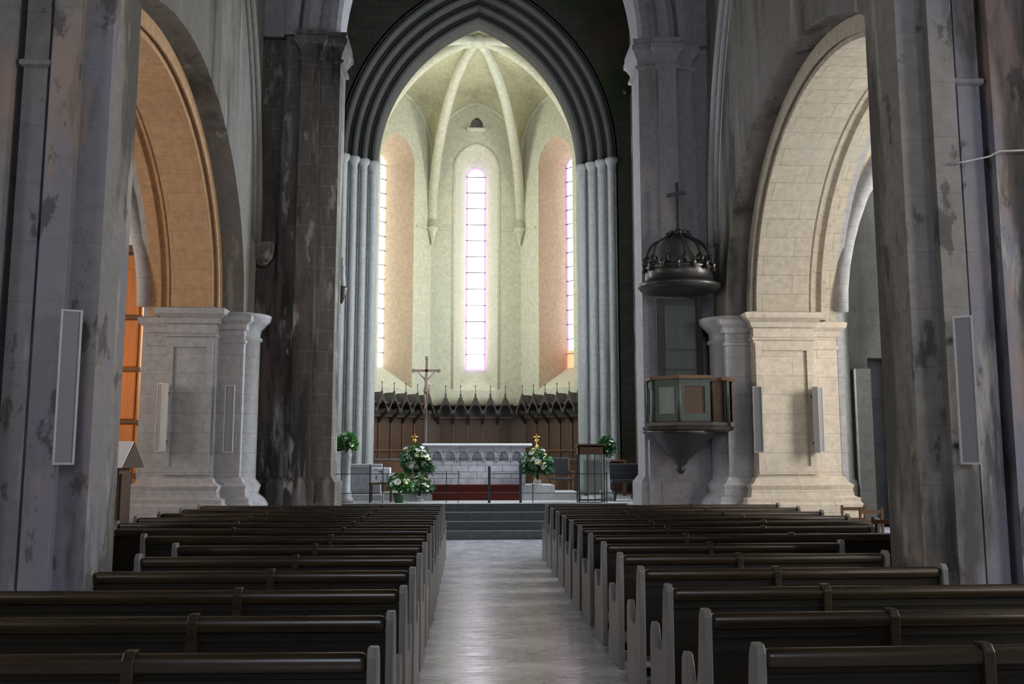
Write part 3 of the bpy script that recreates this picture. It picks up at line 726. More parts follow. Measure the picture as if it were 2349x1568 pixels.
# ================================================================== ALTAR GROUP
pl = MB(); pl.rectloft(-2.35, 2.35, 22.05, 23.9, [(.69, 0), (.86, 0)]); pl.rectloft(-1.95, 1.75, 22.38, 23.8, [(.86, 0), (1.03, 0)])
tag(pl.build('altar_platform', ST['gravel']), 'two-tier pale stone platform under the altar', 'platform')
rc = MB(); pr_ = [(22.035, .692), (22.035, .875), (22.365, .875), (22.365, 1.045), (22.79, 1.045), (22.79, 1.032), (22.379, 1.032), (22.379, .861), (22.049, .861), (22.049, .692)]
rc.loft([[(x, y, z) for y, z in pr_] for x in (-1.2, .92)])
tag(rc.build('red_carpet', M['redcarpet']), 'dark red carpet covering the two steps in front of the altar', 'carpet')
al = thing('altar', (-.14, 23.2, 1.03), 'pale carved stone altar with a row of blind pointed arches', 'altar')
q = MB(); lo = [(-1.2, 0), (1.2, 0), (1.2, .92), (-1.2, .92)]
holes = []
for k in range(7):
    c = -.99+.33*k; holes.append(([(c-.125, .58)]+pointed(c, .125, .66, .16, 6)+[(c+.125, .58)])[::-1])
q.panel(lo, holes, (0, -.4, 0), (1, 0, 0), UZ, (0, 1, 0), .14); q.box(-1.199, 1.199, -.27, .4, 0, .92)
q.build('altar_body', M['altar'], al)
q = MB()
for k in range(7):
    c = -.99+.33*k
    q.tube([(c+x, -.41, z) for x, z in [(-.14, .56)]+[(a, b_) for a, b_ in pointed(0, .14, .66, .18, 6)]+[(.14, .56)]], .014, 6)
q.build('arch_moulding', M['altar'], al)
q = MB(); q.rectloft(-1.34, 1.34, -.48, .48, [(.92, -.08), (.935, 0), (1.0, 0)]); q.build('altar_top', M['altar'], al, bevel=.01)
c = MB(); c.rectloft(-1.36, 1.36, -.50, .50, [(.96, 0), (1.004, 0), (1.012, -.01)])
tag(c.build('altar_cloth', M['cloth'], loc=(-.14, 23.2, 1.03), bevel=.004), 'white linen cloth covering the top of the altar', 'cloth')

def candlestick(loc, label):
    r = thing('candlestick', loc, label, 'candlestick', 'brass candlesticks beside the altar')
    q = MB(); q.lathe((0, 0, 0), [(0, .15), (.03, .15), (.06, .06), (.2, .03), (.45, .04), (.5, .065), (.55, .03), (.85, .028), (.93, .06), (.98, .03), (1.05, .025), (1.1, .07), (1.13, .04), (1.17, .03)], 16); q.build('stem', M['brass'], r)
    q = MB(); q.lathe((0, 0, 1.17), [(0, .03), (.015, .10), (.03, .105), (.035, .02), (.1, .015)], 16); q.build('drip_pan', M['brass'], r)
    return r
candlestick((-1.72, 23.5, 1.03), 'brass candlestick at the left end of the altar')
candlestick((1.40, 23.5, 1.03), 'brass candlestick at the right end of the altar')

# processional crucifix
cr = thing('crucifix', (-1.49, 24.6, .69), 'tall wooden crucifix on a pole standing left behind the altar', 'crucifix')
q = MB(); q.lathe((0, 0, 0), [(0, .2), (.05, .2), (.1, .06), (.2, .035)], 14); q.tube([(0, 0, .1), (0, 0, 2.3)], .035, 10); q.build('pole', M['bronze'], cr)
q = MB(); q.cbox((0, 0, 2.9), (.065, .045, 1.5), ry=R(.6)); q.cbox((0, 0, 3.32), (.66, .045, .065))
for x, z in ((-.34, 3.32), (.34, 3.32), (.01, 3.66)): q.lathe((x, 0, z-.05), [(0, .02), (.02, .055), (.05, .03), (.08, .055), (.1, .02)], 10)
q.build('cross', M['corpus'], cr)
def skin(name, verts, edges, radii, mat, parent, root=0, sub=1):
    me = bpy.data.meshes.new(name); me.from_pydata(verts, edges, []); o = bpy.data.objects.new(name, me); C.objects.link(o); o.parent = parent
    md = o.modifiers.new('skin', 'SKIN'); md.use_smooth_shade = True
    for i, r_ in enumerate(radii):
        me.skin_vertices[0].data[i].radius = (r_, r_); me.skin_vertices[0].data[i].use_root = (i == root)
    sb = o.modifiers.new('sub', 'SUBSURF'); sb.levels = sub; sb.render_levels = sub
    me.materials.append(mat); return o
vv = [(0, -.05, 2.86), (0, -.055, 3.0), (0, -.06, 3.12), (.01, -.075, 3.17), (.02, -.085, 3.23), (-.07, -.05, 3.11), (-.15, -.04, 3.2), (-.24, -.035, 3.29), (.07, -.05, 3.11), (.15, -.04, 3.2), (.24, -.035, 3.29), (-.035, -.06, 2.78), (-.03, -.09, 2.6), (-.012, -.05, 2.42), (.035, -.06, 2.78), (.035, -.09, 2.6), (.012, -.05, 2.42), (0, -.07, 2.37)]
ee = [(0, 1), (1, 2), (2, 3), (3, 4), (2, 5), (5, 6), (6, 7), (2, 8), (8, 9), (9, 10), (0, 11), (11, 12), (12, 13), (0, 14), (14, 15), (15, 16)]
vv = vv[:17]
rr = [.045, .04, .05, .02, .034, .022, .015, .012, .022, .015, .012, .03, .024, .016, .03, .024, .016]
me = bpy.data.meshes.new('figure'); me.from_pydata(vv, ee, []); o = bpy.data.objects.new('figure', me); C.objects.link(o); o.parent = cr
md = o.modifiers.new('skin', 'SKIN')
if not me.skin_vertices: me.skin_vertices.new() if hasattr(me.skin_vertices, 'new') else None
bm = bmesh.new(); bm.from_mesh(me); lay = bm.verts.layers.skin.verify(); bm.verts.ensure_lookup_table()
for i, r_ in enumerate(rr): bm.verts[i][lay].radius = (r_, r_); bm.verts[i][lay].use_root = (i == 0)
bm.to_mesh(me); bm.free(); me.materials.append(M['corpus'])
sb = o.modifiers.new('sub', 'SUBSURF'); sb.levels = 1; sb.render_levels = 1
q = MB(); q.lathe((0, -.06, 2.75), [(-.04, .055), (0, .07), (.08, .065), (.12, .05)], 10); q.build('loincloth', M['corpus'], cr)

# ------------------------------------------------------------------ flower arrangements
def leafmesh(spread, hgt, n, size, seed, droop=.3, flat=1):
    rnd = random.Random(seed); q = MB()
    for i in range(n):
        a = rnd.uniform(0, 2*pi); el = rnd.uniform(-.45, 1.45); u = rnd.random()**.5*(.82+.3*sin(3*a+seed)*cos(2.5*el+seed))
        c = V((cos(a)*cos(el)*spread*u, sin(a)*cos(el)*spread*u*flat, hgt*.45+sin(el)*hgt*.55*u))
        d = V((cos(a)*cos(el), sin(a)*cos(el), sin(el)-droop*rnd.random()))+V((rnd.uniform(-.7, .7), rnd.uniform(-.7, .7), rnd.uniform(-.4, .6)))
        d.normalize(); sd = d.cross(V((rnd.uniform(-1, 1), rnd.uniform(-1, 1), rnd.uniform(-1, 1)))).normalized(); nn = d.cross(sd)
        L = size*rnd.uniform(.6, 1.4); wd = L*.28
        q.poly([c, c+d*L*.4+sd*wd+nn*.01, c+d*L, c+d*L*.4-sd*wd+nn*.01])
        q.poly([c+nn*.004, c+d*L*.4-sd*wd+nn*.014, c+d*L+nn*.004, c+d*L*.4+sd*wd+nn*.014])
    for i in range(max(8, n//30)):
        a = rnd.uniform(0, 2*pi); el = rnd.uniform(.1, 1.4)
        q.tube([(0, 0, 0), (cos(a)*cos(el)*spread*.4, sin(a)*cos(el)*spread*.4*flat, hgt*.5), (cos(a)*cos(el)*spread*.9, sin(a)*cos(el)*spread*.9*flat, hgt*(.45+.5*sin(el)))], .006, 5)
    return q
def blossom_mesh(r, petals=9, seed=0):
    rnd = random.Random(seed); q = MB(); q.smooth = True
    for ring, (k, rr_, tl) in enumerate(((petals, r, .25), (petals-2, r*.75, .7), (5, r*.45, 1.1))):
        for i in range(k):
            a = 2*pi*i/k+ring*.4; d = V((cos(a)*cos(tl), sin(a)*cos(tl), sin(tl))); sd = V((-sin(a), cos(a), 0)); up = V((0, 0, .12*rr_))
            q.loft([[d*rr_*.1-sd*rr_*.1, d*rr_*.1+sd*rr_*.1], [d*rr_*.6-sd*rr_*.33+up, d*rr_*.6+sd*rr_*.33+up], [d*rr_-sd*rr_*.15, d*rr_+sd*rr_*.15]], caps=False, closed=False)
    q.lathe((0, 0, 0), [(-.1*r, .1*r), (.1*r, .3*r), (.4*r, .2*r), (.5*r, .02*r)], 8)
    return q
def bouquet(loc, label, spread, hgt, nleaf, nw, ny, seed, vase=None, leafm='leaf', flat=1, br=.05, name='flower_arrangement', front=True, z0=0):
    r = thing(name, loc, label, 'flowers')
    if vase: vase(r)
    f = leafmesh(spread, hgt, nleaf, .13 if spread > .3 else .1, seed, flat=flat)
    o = f.build('foliage', M[leafm], r, fix=False); o.location = (0, 0, z0); tag(o, kind=None)
    rnd = random.Random(seed+1); protos_ = {}
    for i in range(nw+ny):
        mt = 'petal' if i < nw else 'petaly'
        a = rnd.uniform(pi*1.02, pi*1.98) if front else rnd.uniform(0, 2*pi); el = rnd.uniform(-.1, 1.45)
        u_ = rnd.uniform(.8, 1.1)*(.82+.3*sin(3*a+seed)*cos(2.5*el+seed)); p = V((cos(a)*cos(el)*spread*u_, sin(a)*cos(el)*spread*flat*u_, z0+hgt*.45+sin(el)*hgt*.58*u_))
        if mt in protos_: o = protos_[mt].copy(); C.objects.link(o)
        else: o = protos_[mt] = blossom_mesh(br, seed=seed).build('blossom', M[mt], r, fix=False)
        o.parent = r; o.location = p; k = rnd.uniform(.7, 1.5); o.scale = (k, k, k)
        o.rotation_euler = V((cos(a)*cos(el), sin(a)*cos(el), sin(el)+.3)).to_track_quat('Z', 'Y').to_euler()
    return r
def pedvase(h, r0):
    def f(r):
        q = MB(); q.lathe((0, 0, 0), [(0, r0*1.3), (.04, r0*1.3), (.08, r0*.5), (h*.5, r0*.9), (h, r0*1.05), (h+.01, r0*.8)], 16); q.build('vase', M['vase'], r)
    return f
def potv(r):
    q = MB(); q.lathe((0, 0, 0), [(0, .09), (.16, .13), (.2, .14), (.2, .11)], 16); q.build('pot', M['terr'], r)
bouquet((-1.60, 22.52, 1.03), 'large bouquet of white and yellow flowers at the left end of the altar',   .38, .80, 1300, 60, 40, 11, pedvase(.14, .1), 'leafdark', .55, .055, z0=.12)
bouquet((1.33, 22.52, 1.03), 'large bouquet of white and cream flowers at the right end of the altar', .38, .74, 1300, 46, 40, 12, pedvase(.12, .1), 'leafdark', .55, .055, z0=.1)
bouquet((-1.92, 21.1, .69), 'low arrangement of white flowers in a dark green pot on the chancel floor', .26, .42, 700, 26, 6, 13, potv, 'leaf', .8, .06, z0=.2)
bouquet((-1.50, 21.78, .69), 'loose spray of pale flowers between the green pot and the altar bouquet', .32, .42, 500, 34, 24, 15, pedvase(.12, .08), 'leafdark', .7, .05, z0=.1)
# pedestals with flowers on either side
def pedestal(loc, label, h, r_):
    o = MB().lathe((0, 0, 0), [(0, r_*1.7), (.1, r_*1.7), (.14, r_*1.3), (.22, r_*1.4), (.26, r_), (h-.12, r_*.92), (h-.1, r_*1.1), (h-.04, r_*1.2), (h, r_*1.2)], 20).build('stone_pedestal', ST['gravel'], loc=loc)
    return tag(o, label, 'pedestal', 'round stone pedestals beside the chancel arch')
pedestal((-3.10, 21.0, .69), 'round pale stone pedestal at the left edge of the chancel', 1.1, .1)
bouquet((-3.10, 21.0, 1.795), 'green and white flower arrangement on the left stone pedestal', .22, .44, 800, 22, 0, 21, None, 'leaf', 1, .045)
pedestal((2.93, 22.0, .69), 'round pale stone pedestal behind the glazed lectern', 1.0, .11)
bouquet((2.96, 22.0, 1.695), 'leafy flower arrangement with one white bloom on the right pedestal', .2, .46, 800, 9, 0, 22, None, 'leafdark', 1, .05)

# low stone parapet and white box, left
w_ = MB(); w_.rectloft(-3.28, -2.42, 21.9, 22.15, [(.69, .04), (.83, .04), (.85, 0), (1.46, 0), (1.48, .03), (1.54, .03), (1.55, .01)])
w_.box(-3.2, -2.5, 21.88, 21.91, .95, 1.32)
tag(w_.build('stone_parapet', ST['greyp']), 'low mottled stone parapet behind the left pedestal', 'parapet')
tb = thing('side_table', (-2.36, 21.5, .69), 'small dark side table left of the altar platform', 'table')
q = MB(); q.box(-.27, .27, -.2, .2, .40, .44); q.build('tabletop', M['brown'], tb)
for x, y in ((-.24, -.17), (.21, -.17), (-.24, .14), (.21, .14)): MB().box(x, x+.03, y, y+.03, 0, .4).build('leg', M['brown'], tb)
bx = thing('white_box', (-2.36, 21.5, 1.13), 'white cardboard box with grey printed panels on the small side table', 'box')
q = MB(); q.box(-.21, .21, -.15, .15, 0, .34); q.build('carton', M['paper'], bx, bevel=.008)
for x0, x1, z0, z1 in ((-.12, -.08, .07, .16), (-.06, .02, .24, .27), (.0, .03, .19, .30), (-.17, -.05, .28, .30), (.14, .16, .06, .2)): MB().box(x0, x1, -.153, -.149, z0, z1).build('printed_patch', M['grille'], bx)

# communion rails
def railing(x0, x1, y, posts, label, h=.78):
    r = thing('iron_railing', ((x0+x1)/2, y, .69), label, 'railing'); c = (x0+x1)/2
    q = MB()
    for z in (h-.13, .22): q.tube([(x0-c, 0, z), (x1-c, 0, z)], .008, 6)
    q.build('rail', M['iron'], r)
    for p, t_, hh in posts:
        MB().box(p-c-t_/2, p-c+t_/2, -t_/2, t_/2, 0, hh).build('post', M['iron' if t_ < .04 else 'steel'], r)
    return r
def xat(u, y): return (u-1071.7)*y/2100-.38
Y = 20.85
railing(xat(767, Y), xat(1055, Y), Y, [(xat(767, Y), .02, .9), (xat(853, Y), .02, .86), (xat(882, Y), .016, .86), (xat(1025, Y), .016, .72), (xat(1052, Y), .016, .72)], 'thin black iron railing across the left of the chancel steps')
railing(xat(1122, Y), xat(1475, Y), Y, [(xat(1122, Y), .06, .82), (xat(1193, Y), .055, .80), (xat(1221, Y), .018, .5), (xat(1390, Y), .02, .7), (xat(1475, Y), .02, .7)], 'thin black iron railing with thick blue steel posts right of the aisle')

# glazed lectern right
gl = thing('lectern', (xat(1353, 21.1), 21.1, .69), 'brown wooden lectern with glass sides right of the altar', 'lectern')
q = MB()
for x in (-.3, .27):
    for y in (-.2, .17): q.box(x, x+.03, y, y+.03, 0, 1.25)
for x in (-.1, .06): q.box(x, x+.02, -.2, -.18, 0, 1.1)
q.box(-.3, .3, -.2, .2, .04, .07); q.box(-.27, .27, -.2, -.18, .18, .20)
q.build('frame', M['bronze'], gl)
q = MB(); q.box(-.3, .3, -.2, .2, 1.08, 1.25); q.build('header', M['brown'], gl)
q = MB(); q.cbox((0, 0, 1.28), (.66, .5, .035), rx=R(-6)); q.build('top', M['brown'], gl)
q = MB(); q.box(-.27, .27, -.19, -.185, .2, 1.08); q.build('glass_panel', M['glass'], gl)
q = MB(); q.box(-.27, .27, .17, .175, .2, 1.08); q.build('glass_panel', M['glass'], gl)

# wooden seats / desks right and left of altar
def armchair(loc, rz, label):
    r = thing('armchair', loc, label, 'chair', None, rz)
    for x in (-.28, .24):
        for y in (-.25, .21): MB().box(x, x+.04, y, y+.04, 0, .62 if y < 0 else 1.0).build('leg', M['brown'], r)
    MB().box(-.3, .3, -.25, .25, .42, .48).build('seat', M['black'], r, bevel=.01)
    MB().box(-.27, .27, .215, .245, .55, 1.0).build('backrest', M['black'], r, bevel=.01)
    for x in (-.3, .24): MB().box(x, x+.06, -.27, .25, .62, .66).build('armrest', M['brown'], r, bevel=.008)
armchair((2.1, 24.3, .69), R(8), 'dark wooden armchair between the right bouquet and the glazed lectern')
dk = thing('prie_dieu', (3.3, 24.6, .69), 'brown wooden prayer desk right of the altar', 'desk')
MB().box(-.55, .55, -.2, .2, .9, .95).build('top', M['brown'], dk)
for x in (-.55, .48): MB().box(x, x+.07, -.2, .2, 0, .9).build('side_panel', M['brown'], dk)
MB().box(-.48, .48, .12, .15, .1, .9).build('back_panel', M['stall'], dk)
# dark benches with cloths at right behind rail
for i, (x, y, lab) in enumerate(((3.55, 21.6, 'dark wooden bench with a mossy green cover behind the right railing'), (3.75, 22.9, 'dark rear bench against the right chancel wall'))):
    r = thing('chancel_bench', (x, y, .69), lab, 'bench', 'dark benches right of the lectern')
    MB().box(-.55, .55, -.18, .2, .42, .5).build('seat', M['leafmat'] if 'leafmat' in M else M['black'], r, bevel=.01)
    q = MB(); q.box(-.55, .55, .18, .22, .5, .86); q.build('backrest', M['black'], r, bevel=.01)
    for sx in (-.5, -.06, .42):
        MB().tube([(sx, -.15, 0), (sx+.07, .0, .22), (sx, -.1, .42)], .025, 6).build('leg', M['black'], r)

# ================================================================== CHOIR STALLS
def stalls(A, B, n, label, k0=0):
    """run of canopied stalls along wall A-B; outward normal points to the wall"""
    U = (B-A).normalized(); mid = (A+B)/2; Nn = V((-U.y, U.x, 0))
    if Nn.dot(mid-V((AC, 28, 0))) < 0: Nn = -Nn
    L = (B-A).length; ang = atan2(U.y, U.x)
    r = thing('choir_stalls', (mid.x, mid.y, .69), label, 'choir stalls', 'canopied choir stalls lining the apse', ang)
    # local axes: x along U, y along +-Nn
    sy = 1 if V((-sin(ang), cos(ang), 0)).dot(Nn) > 0 else -1
    Y_ = lambda d: -sy*d      # d = distance from the wall towards the room
    def bx(q, x0, x1, d0, d1, z0, z1): a, b_ = sorted((Y_(d0), Y_(d1))); q.box(x0, x1, a, b_, z0, z1)
    hl = L/2; q = MB(); bx(q, -hl, hl, .04, .12, 0, 2.75); q.build('back_panel', M['stall'], r)
    q = MB(); bx(q, -hl+.42, hl-.42, .12, .9, .0, .5) if False else bx(q, -hl+.2, hl-.2, .12, .5, 0, .46); q.build('seat', M['stall'], r)
    q = MB(); bx(q, -hl+.02, hl-.02, .02, .22, 2.30, 2.36); bx(q, -hl+.02, hl-.02, .02, .17, 1.2, 1.25); bx(q, -hl+.02, hl-.02, .02, .5, 2.72, 2.78); q.build('cornice', M['brown'], r)
    q = MB(); bx(q, -hl, hl, .121, .2, 2.36, 2.74); q.build('shade_board', M['stalldark'], r)  # dark board stands in for the shaded recess under the canopies
    wst = (L-.1)/n
    for k in range(n):
        c = -hl+.05+wst*(k+.5); g = MB(); hw = wst/2
        out = [(c-hw, 2.45), (c-hw, 2.56), (c-hw*.8, 2.60), (c-hw*.55, 2.78), (c-hw*.2, 2.98), (c, 3.08), (c+hw*.2, 2.98), (c+hw*.55, 2.78), (c+hw*.8, 2.60), (c+hw, 2.56), (c+hw, 2.45)]
        hole = pointed(c, hw*.72, 2.45, .36, 6)
        g.panel(out[:-1]+[(c+hw, 2.45)]+hole[::-1], [], (0, Y_(.62), 0), (1, 0, 0), UZ, (0, sy, 0), .08)
        # curved hood running back to the wall
        g.loft([[(x, Y_(.60-.5*f), z-.0*f) for x, z in out[1:-1]] for f in (0, .5, 1)], caps=False, closed=False)
        g.build('gable', M['stalldark'], r, fix=False)
        f = MB(); f.lathe((c, Y_(.58), 3.05), [(0, .03), (.05, .035), (.08, .012), (.30, .009), (.33, .022), (.36, .004)], 8); f.build('finial', M['stalldark'], r)
        b_ = MB(); xx = c-hw
        b_.tube([(xx, Y_(.12), 2.1), (xx, Y_(.2), 2.2), (xx, Y_(.38), 2.36), (xx, Y_(.56), 2.45), (xx, Y_(.6), 2.55)], [.03, .05, .07, .06, .03], 6); b_.build('bracket', M['stalldark'], r)
        p = MB(); bx(p, c-hw-.02, c-hw+.02, .1, .16, 0, 2.4); p.build('pilaster', M['brown'], r)
    return r
CH = corners
def inset(P_, Q_, d): u = (Q_-P_).normalized(); return P_+u*d, Q_-u*d
for i, n, lab in ((0, 4, 'left side'), (1, 5, 'left angled wall'), (2, 5, 'back wall'), (3, 5, 'right angled wall'), (4, 4, 'right side')):
    a, b_ = inset(CH[i], CH[i+1], .26)
    stalls(a, b_, n, 'brown choir stalls with pointed canopies along the %s of the apse' % lab)
for i, lab in ((2, 'left of the altar'), (3, 'right of the altar')):
    c_ = CH[i]; d_ = (V((AC, 28, 0))-c_).normalized(); p_ = c_+d_*.22
    q = MB(); q.cbox((0, 0, 1.35), (.60, .07, 2.7), rz=atan2(d_.y, d_.x)+pi/2); q.cbox((0, 0, 2.6), (.5, .16, .3), rz=atan2(d_.y, d_.x)+pi/2)
    tag(q.build('corner_panel', M['stall'], loc=(p_.x, p_.y, .69)), 'narrow brown oak panel closing the corner between stall runs, '+lab, 'panel', 'corner panels between the choir stalls')
# desks in front of the stalls
for i, (x0, x1, y, z1, lab) in enumerate(((-3.2, -1.75, 27.6, .92, 'wooden choir desk with a pale top rail left of the altar'), (1.6, 3.0, 27.6, .92, 'wooden choir desk right of the altar'))):
    r = thing('choir_desk', ((x0+x1)/2, y, .69), lab, 'desk', 'choir desks before the stalls'); h = (x1-x0)/2
    MB().box(-h, h, -.03, .03, 0, z1).build('front_panel', M['stall2'] if 'stall2' in M else M['brown'], r)
    MB().box(-h-.03, h+.03, -.06, .34, z1, z1+.05).build('top', M['orange'] if False else M['pewend'], r)
    for x in (-h, h-.05): MB().box(x, x+.05, 0, .32, 0, z1).build('side_panel', M['brown'], r)

# ================================================================== PULPIT
PX, PY = 3.80, 17.28
pu = thing('pulpit', (PX, PY, 1.37), 'dark green and brown wooden pulpit on a tapering console against the right crossing pier', 'pulpit')
def ring(r_, z, n=6, a0=pi/6, sq=1): return [(r_*cos(a0+2*pi*i/n), r_*sin(a0+2*pi*i/n)*sq, z) for i in range(n)]
z0 = -1.37
prof_c = [(1.40, .03), (1.48, .10), (1.54, .05), (1.60, .12), (1.68, .16), (1.78, .30), (1.9, .42), (2.02, .52), (2.14, .66), (2.2, .72)]
q = MB(); q.lathe((-.15, 0, 0), [(z+z0, r_) for z, r_ in prof_c], 24, .95); q.build('console', M['black'], pu)
q = MB(); q.loft([ring(r_, z+z0, 8, pi/8, .85) for z, r_ in ((2.18, .74), (2.22, .86), (2.28, .88), (2.30, .82), (2.36, .82), (2.38, .76))]); q.build('floor_moulding', M['bronze'], pu)
# parapet faces
pr = ring(.76, 0, 8, pi/8, .85)
order = [4, 5, 6, 7]     # visible faces from left to right (edges i -> i+1)
for i in range(8):
    a, b_ = V(pr[i]), V(pr[(i+1) % 8])
    if (a+b_).y > .5 and abs((a+b_).x) < .3: continue
    if i == 6: continue
    U = (b_-a); L = U.length; U.normalize(); Nn = V((U.y, -U.x, 0))
    if Nn.dot((a+b_)/2) > 0: Nn = -Nn
    face = 'brown' if i in (5, 7, 0) else 'pulpit'
    q = MB(); O = a+V((0, 0, 2.38+z0))
    q.panel([(0, 0), (L, 0), (L, .78), (0, .78)], [[(.1, .14), (.1, .64), (L-.1, .64), (L-.1, .14)]], O, U, UZ, Nn, .05)
    q.build('parapet', M['pulpit'], pu)
    q = MB(); q.panel([(.1, .14), (L-.1, .14), (L-.1, .64), (.1, .64)], [], O+Nn*.02, U, UZ, Nn, .02); q.build('inset_panel', M['stall'] if i in (5, 7, 0) else M['pulpitpale'], pu)
    q = MB(); q.tube([a+V((0, 0, 2.38+z0)), a+V((0, 0, 3.16+z0))], .035, 8); q.build('colonnette', M['pulpit'], pu)
    q = MB(); q.panel([(-.04, 0), (L+.04, 0), (L+.04, .06), (-.04, .06)], [], O+V((0, 0, .78))-Nn*.05, U, UZ, Nn, .15); q.build('hand_rail', M['brown'], pu)
q = MB(); q.box(.46, .82, -.16, -.11, 2.38+z0, 3.14+z0); q.box(.78, .84, -.16, .5, 2.38+z0, 3.14+z0); q.build('stair_door', M['brown'], pu)
q = MB(); q.box(.43, .87, -.20, .5, 3.14+z0, 3.20+z0); q.build('hand_rail', M['brown'], pu)
# back board
bk = MB(); bk.box(-.42, .50, .62, .72, 2.3+z0, 4.85+z0); bk.build('back_board', M['pulpit'], pu)
q = MB()
for (x0, x1, za, zb) in ((-.27, .34, 3.85, 4.72), (-.27, .34, 3.45, 3.8), (-.27, .34, 2.9, 3.4)): q.box(x0, x1, .60, .63, za+z0, zb+z0)
q.build('back_panel', M['pulpitmid'] if 'pulpitmid' in M else M['pulpit'], pu)
q = MB()
for x in (-.40, .38):
    q.box(x, x+.10, .58, .63, 3.0+z0, 4.85+z0)
    for k in range(6): q.box(x+.015, x+.085, .56, .59, 3.95+k*.13+z0, 4.03+k*.13+z0)
q.build('carved_strip', M['stalldark'], pu)
# sounding board
sbd = thing('sounding_board', (3.72, PY, 4.9), 'dark crown-shaped sounding board with scrolls above the pulpit', 'canopy')
q = MB(); q.lathe((0, .1, 0), [(0, .62), (.02, .74), (.08, .80), (.13, .81), (.16, .76), (.2, .68), (.24, .66), (.42, .64), (.45, .68), (.49, .66), (.5, .5)], 32, .85); q.build('canopy_ring', M['black'], sbd)
q = MB(); q.lathe((0, .1, .48), [(0, .50), (.1, .50), (.25, .46), (.42, .38), (.55, .26), (.6, .2), (.62, .1)], 28, .85); q.build('dome', M['pulpitgrey'] if 'pulpitgrey' in M else M['bronze'], sbd)
for k in range(7):
    a = pi+pi*k/6; q = MB(); pts = []
    for i in range(22):
        t_ = i/21
        rad = .66-.05*sin(t_*pi)-.5*t_**2; z = .5+.62*sin(t_*pi/2)+.05*sin(t_*2*pi)
        pts.append((rad*cos(a), .1+rad*.85*sin(a), z))
    for i in range(14):   # lower volute
        b2 = i/13*2*pi*1.1; rv = .11*(1-i/16)
        pts.insert(0, ((.60+rv*cos(b2)*.9)*cos(a), .1+(.60+rv*cos(b2))*.85*sin(a), .60+rv*sin(b2)-.02))
    q.tube(pts, .026, 6); q.build('scroll', M['black'], sbd)
for k in range(8):
    a = pi+pi*k/7; q = MB()
    q.lathe((.68*cos(a), .1+.62*sin(a), .42), [(-.06, .01), (-.03, .05), (.03, .035), (.08, .05), (.12, .01)], 8); q.build('rosette', M['bronze'], sbd)
q = MB(); rnd = random.Random(5)
for k in range(16):
    a = 2*pi*k/16; q.tube([(0, .1, 1.02), (.12*cos(a), .1+.12*sin(a), 1.12+.05*rnd.random()), (.24*cos(a), .1+.2*sin(a), 1.08+.1*rnd.random()), (.20*cos(a), .1+.18*sin(a), 1.18+.06*rnd.random())], [.04, .035, .03, .012], 6)
q.lathe((0, .1, 1.0), [(0, .12), (.1, .16), (.2, .08), (.24, .03)], 12); q.build('finial', M['black'], sbd)
q = MB(); q.cbox((0, .1, 1.68), (.06, .05, 1.02)); q.cbox((-.02, .1, 1.96), (.38, .05, .07), ry=R(-9), rz=R(-10)); q.build('cross', M['black'], sbd)

# ================================================================== SIDE AISLE FURNITURE
# double-sided lectern at left
ld = thing('double_lectern', (-5.32, 13.0, 0), 'wooden reading stand with white pages on its sloping top in the left arch', 'lectern')
q = MB(); q.box(-.30, .22, -.2, .2, 0, 1.62); q.rectloft(-.30, .22, -.2, .2, [(0, .05), (.12, .05), (.14, 0)]); q.build('body', M['brown'], ld)
q = MB(); q.loft([[(x, -.42, 1.58), (x, .42, 1.58), (x, .0, 1.93)] for x in (-.42, .34)]); q.build('sloping_top', M['stall'], ld)
q = MB(); q.box(.22, .25, -.18, .18, .15, 1.5); q.build('side_panel', M['stall'], ld)
pg = MB(); pg.loft([[(-.40, -.42-.012, 1.59), (.33, -.432, 1.59), (.33, -.02, 1.945), (-.40, -.02, 1.945)], [(-.40, -.42, 1.578), (.33, -.42, 1.578), (.33, -.01, 1.933), (-.40, -.01, 1.933)]])
tag(pg.build('open_pages', M['paper'], loc=(-5.32, 13.0, 0)), 'large white pages lying on the sloping reading stand at left', 'paper')
# orange wooden organ case / cupboard
oc = thing('wooden_cabinet', (-8.3, 19.9, 0), 'tall orange pine cabinet glimpsed behind the far left pier', 'cabinet')
MB().box(-1.0, 1.0, -.3, .3, 0, 6.0).build('carcass', M['orange'], oc)
for k in range(5): MB().box(-.95, .95, -.34, -.3, .3+1.1*k, 1.3+1.1*k).build('door', M['orange'], oc, bevel=.02)
for k in range(4): MB().box(-1.04, 1.04, -.38, .3, 1.31+1.1*k, 1.39+1.1*k).build('shelf', M['brown'], oc)
MB().rectloft(-1.0, 1.0, -.3, .3, [(6.0, 0), (6.05, .08), (6.2, .12), (6.22, 0)]).build('cornice', M['brown'], oc)
# warm lantern in the left aisle
def lantern(loc, label, e):
    r = thing('hanging_lantern', loc, label, 'lamp')
    q = MB(); q.tube([(0, 0, .3), (0, 0, 9.02-loc[2])], .012, 6); q.build('chain', M['iron'], r)
    q = MB(); q.lathe((0, 0, 0), [(0, .1), (.03, .16), (.05, .14)], 12); q.lathe((0, 0, .28), [(0, .16), (.06, .1), (.1, .02)], 12); q.build('lantern_frame', M['iron'], r)
    q = MB(); q.lathe((0, 0, .05), [(0, .10), (.06, .14), (.17, .14), (.23, .10)], 16); q.build('globe', glow('warm lamp globe', (1, .42, .10), e), r)
    return r
lantern((-9.2, 12.2, 3.6), 'warm orange hanging lantern in the left aisle', 22)
lantern((-9.2, 17.0, 3.4), 'second warm lantern nearer the wooden cabinet', 60)

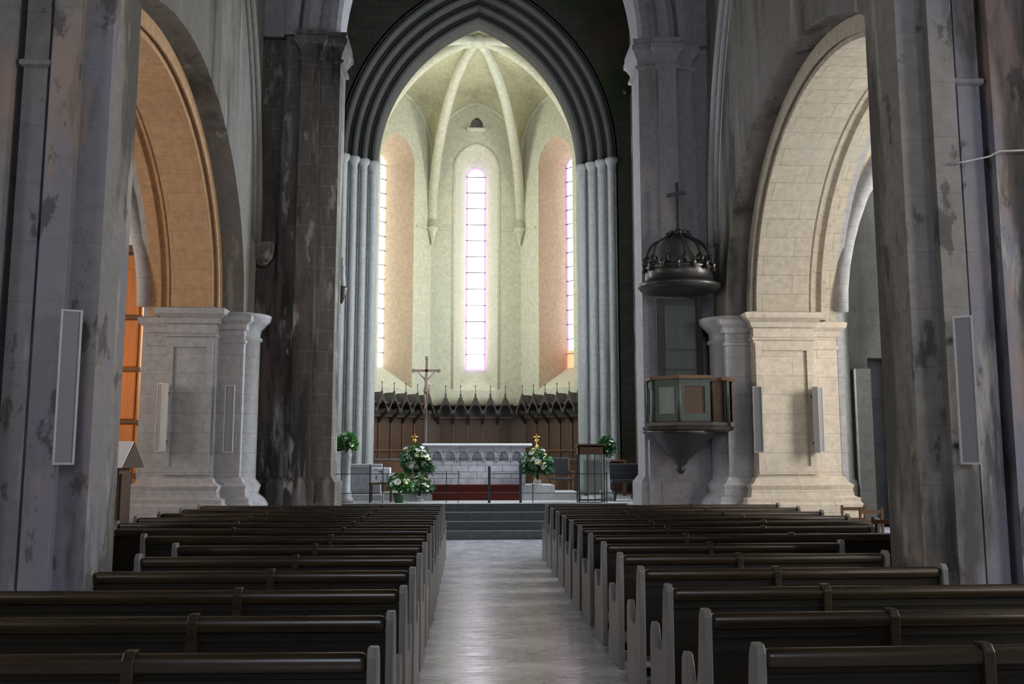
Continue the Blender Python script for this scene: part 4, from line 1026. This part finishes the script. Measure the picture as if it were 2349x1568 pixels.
# chairs stacked at right
def chair(loc, rz, label):
    r = thing('ladder_back_chair', loc, label, 'chair', 'rush seated chairs beside the right pews', rz)
    for x in (-.19, .16):
        MB().box(x, x+.03, -.2, -.17, 0, .45).build('leg', M['brown'], r)
        MB().box(x, x+.03, .17, .2, 0, 1.0).build('leg', M['brown'], r)
    MB().box(-.2, .2, -.2, .2, .43, .46).build('seat', M['rush'], r, bevel=.01)
    for z in (.60, .76, .92): MB().box(-.16, .16, .175, .195, z, z+.05).build('back_slat', M['brown'], r)
    q = MB(); q.box(-.17, .17, -.19, -.18, .2, .22); q.box(-.17, .17, .18, .19, .25, .27); q.build('stretcher', M['brown'], r)
    return r
chair((5.45, 12.9, 0), R(10), 'rush-seated chair beside the right pews, nearer the cream pier')
chair((4.74, 10.98, 0), R(-8), 'rush-seated chair half hidden by the near right pier')
chair((5.5, 13.7, 0), R(0), 'rush-seated chair furthest back beside the cream pier')

# small stone / iron details
q = MB(); q.tube([(-3.12, 19.0, 1.9), (-3.0, 18.98, 1.86), (-2.86, 18.96, 1.9)], .03, 8); q.tube([(-3.18, 19.0, 1.84), (-3.18, 19.0, 1.98)], .045, 8)
tag(q.build('iron_hook', M['iron']), 'small black iron hook on the edge of the left crossing pier', 'hook')
sr = thing('statuette', (-3.04, 19.05, 5.2), 'small pale carved statuette on a bracket at the edge of the left crossing pier', 'statue')
MB().lathe((0, 0, 0), [(-.3, .03), (-.15, .09), (0, .14), (.05, .14)], 12).build('bracket', M['bronze'], sr)
MB().lathe((0, 0, .05), [(0, .10), (.15, .09), (.3, .075), (.42, .09), (.5, .04), (.53, .055), (.6, .05), (.64, .01)], 12).build('figure', ST['greyp'], sr)
q = MB(); q.tube([(0, .16, .05), (0, -.02, .02), (0, -.10, .0)], [.06, .10, .05], 8); q.cbox((0, 0, .08), (.26, .22, .03))
tag(q.build('stone_corbel', M['bronze'], loc=(4.16, 25.35, 12.2)), 'small dark stone corbel high on the wall right of the chancel arch', 'corbel')
q = MB()
q.tube([(3.78, 7.48, 4.25), (3.9, 7.47, 4.27), (4.12, 7.47, 4.32), (4.2, 7.44, 4.36), (4.7, 7.42, 4.38)], .008, 6)
tag(q.build('cable', M['frame']), 'thin pale cable running across the near right pier', 'cable')
# small pot of pale flowers below the pulpit console
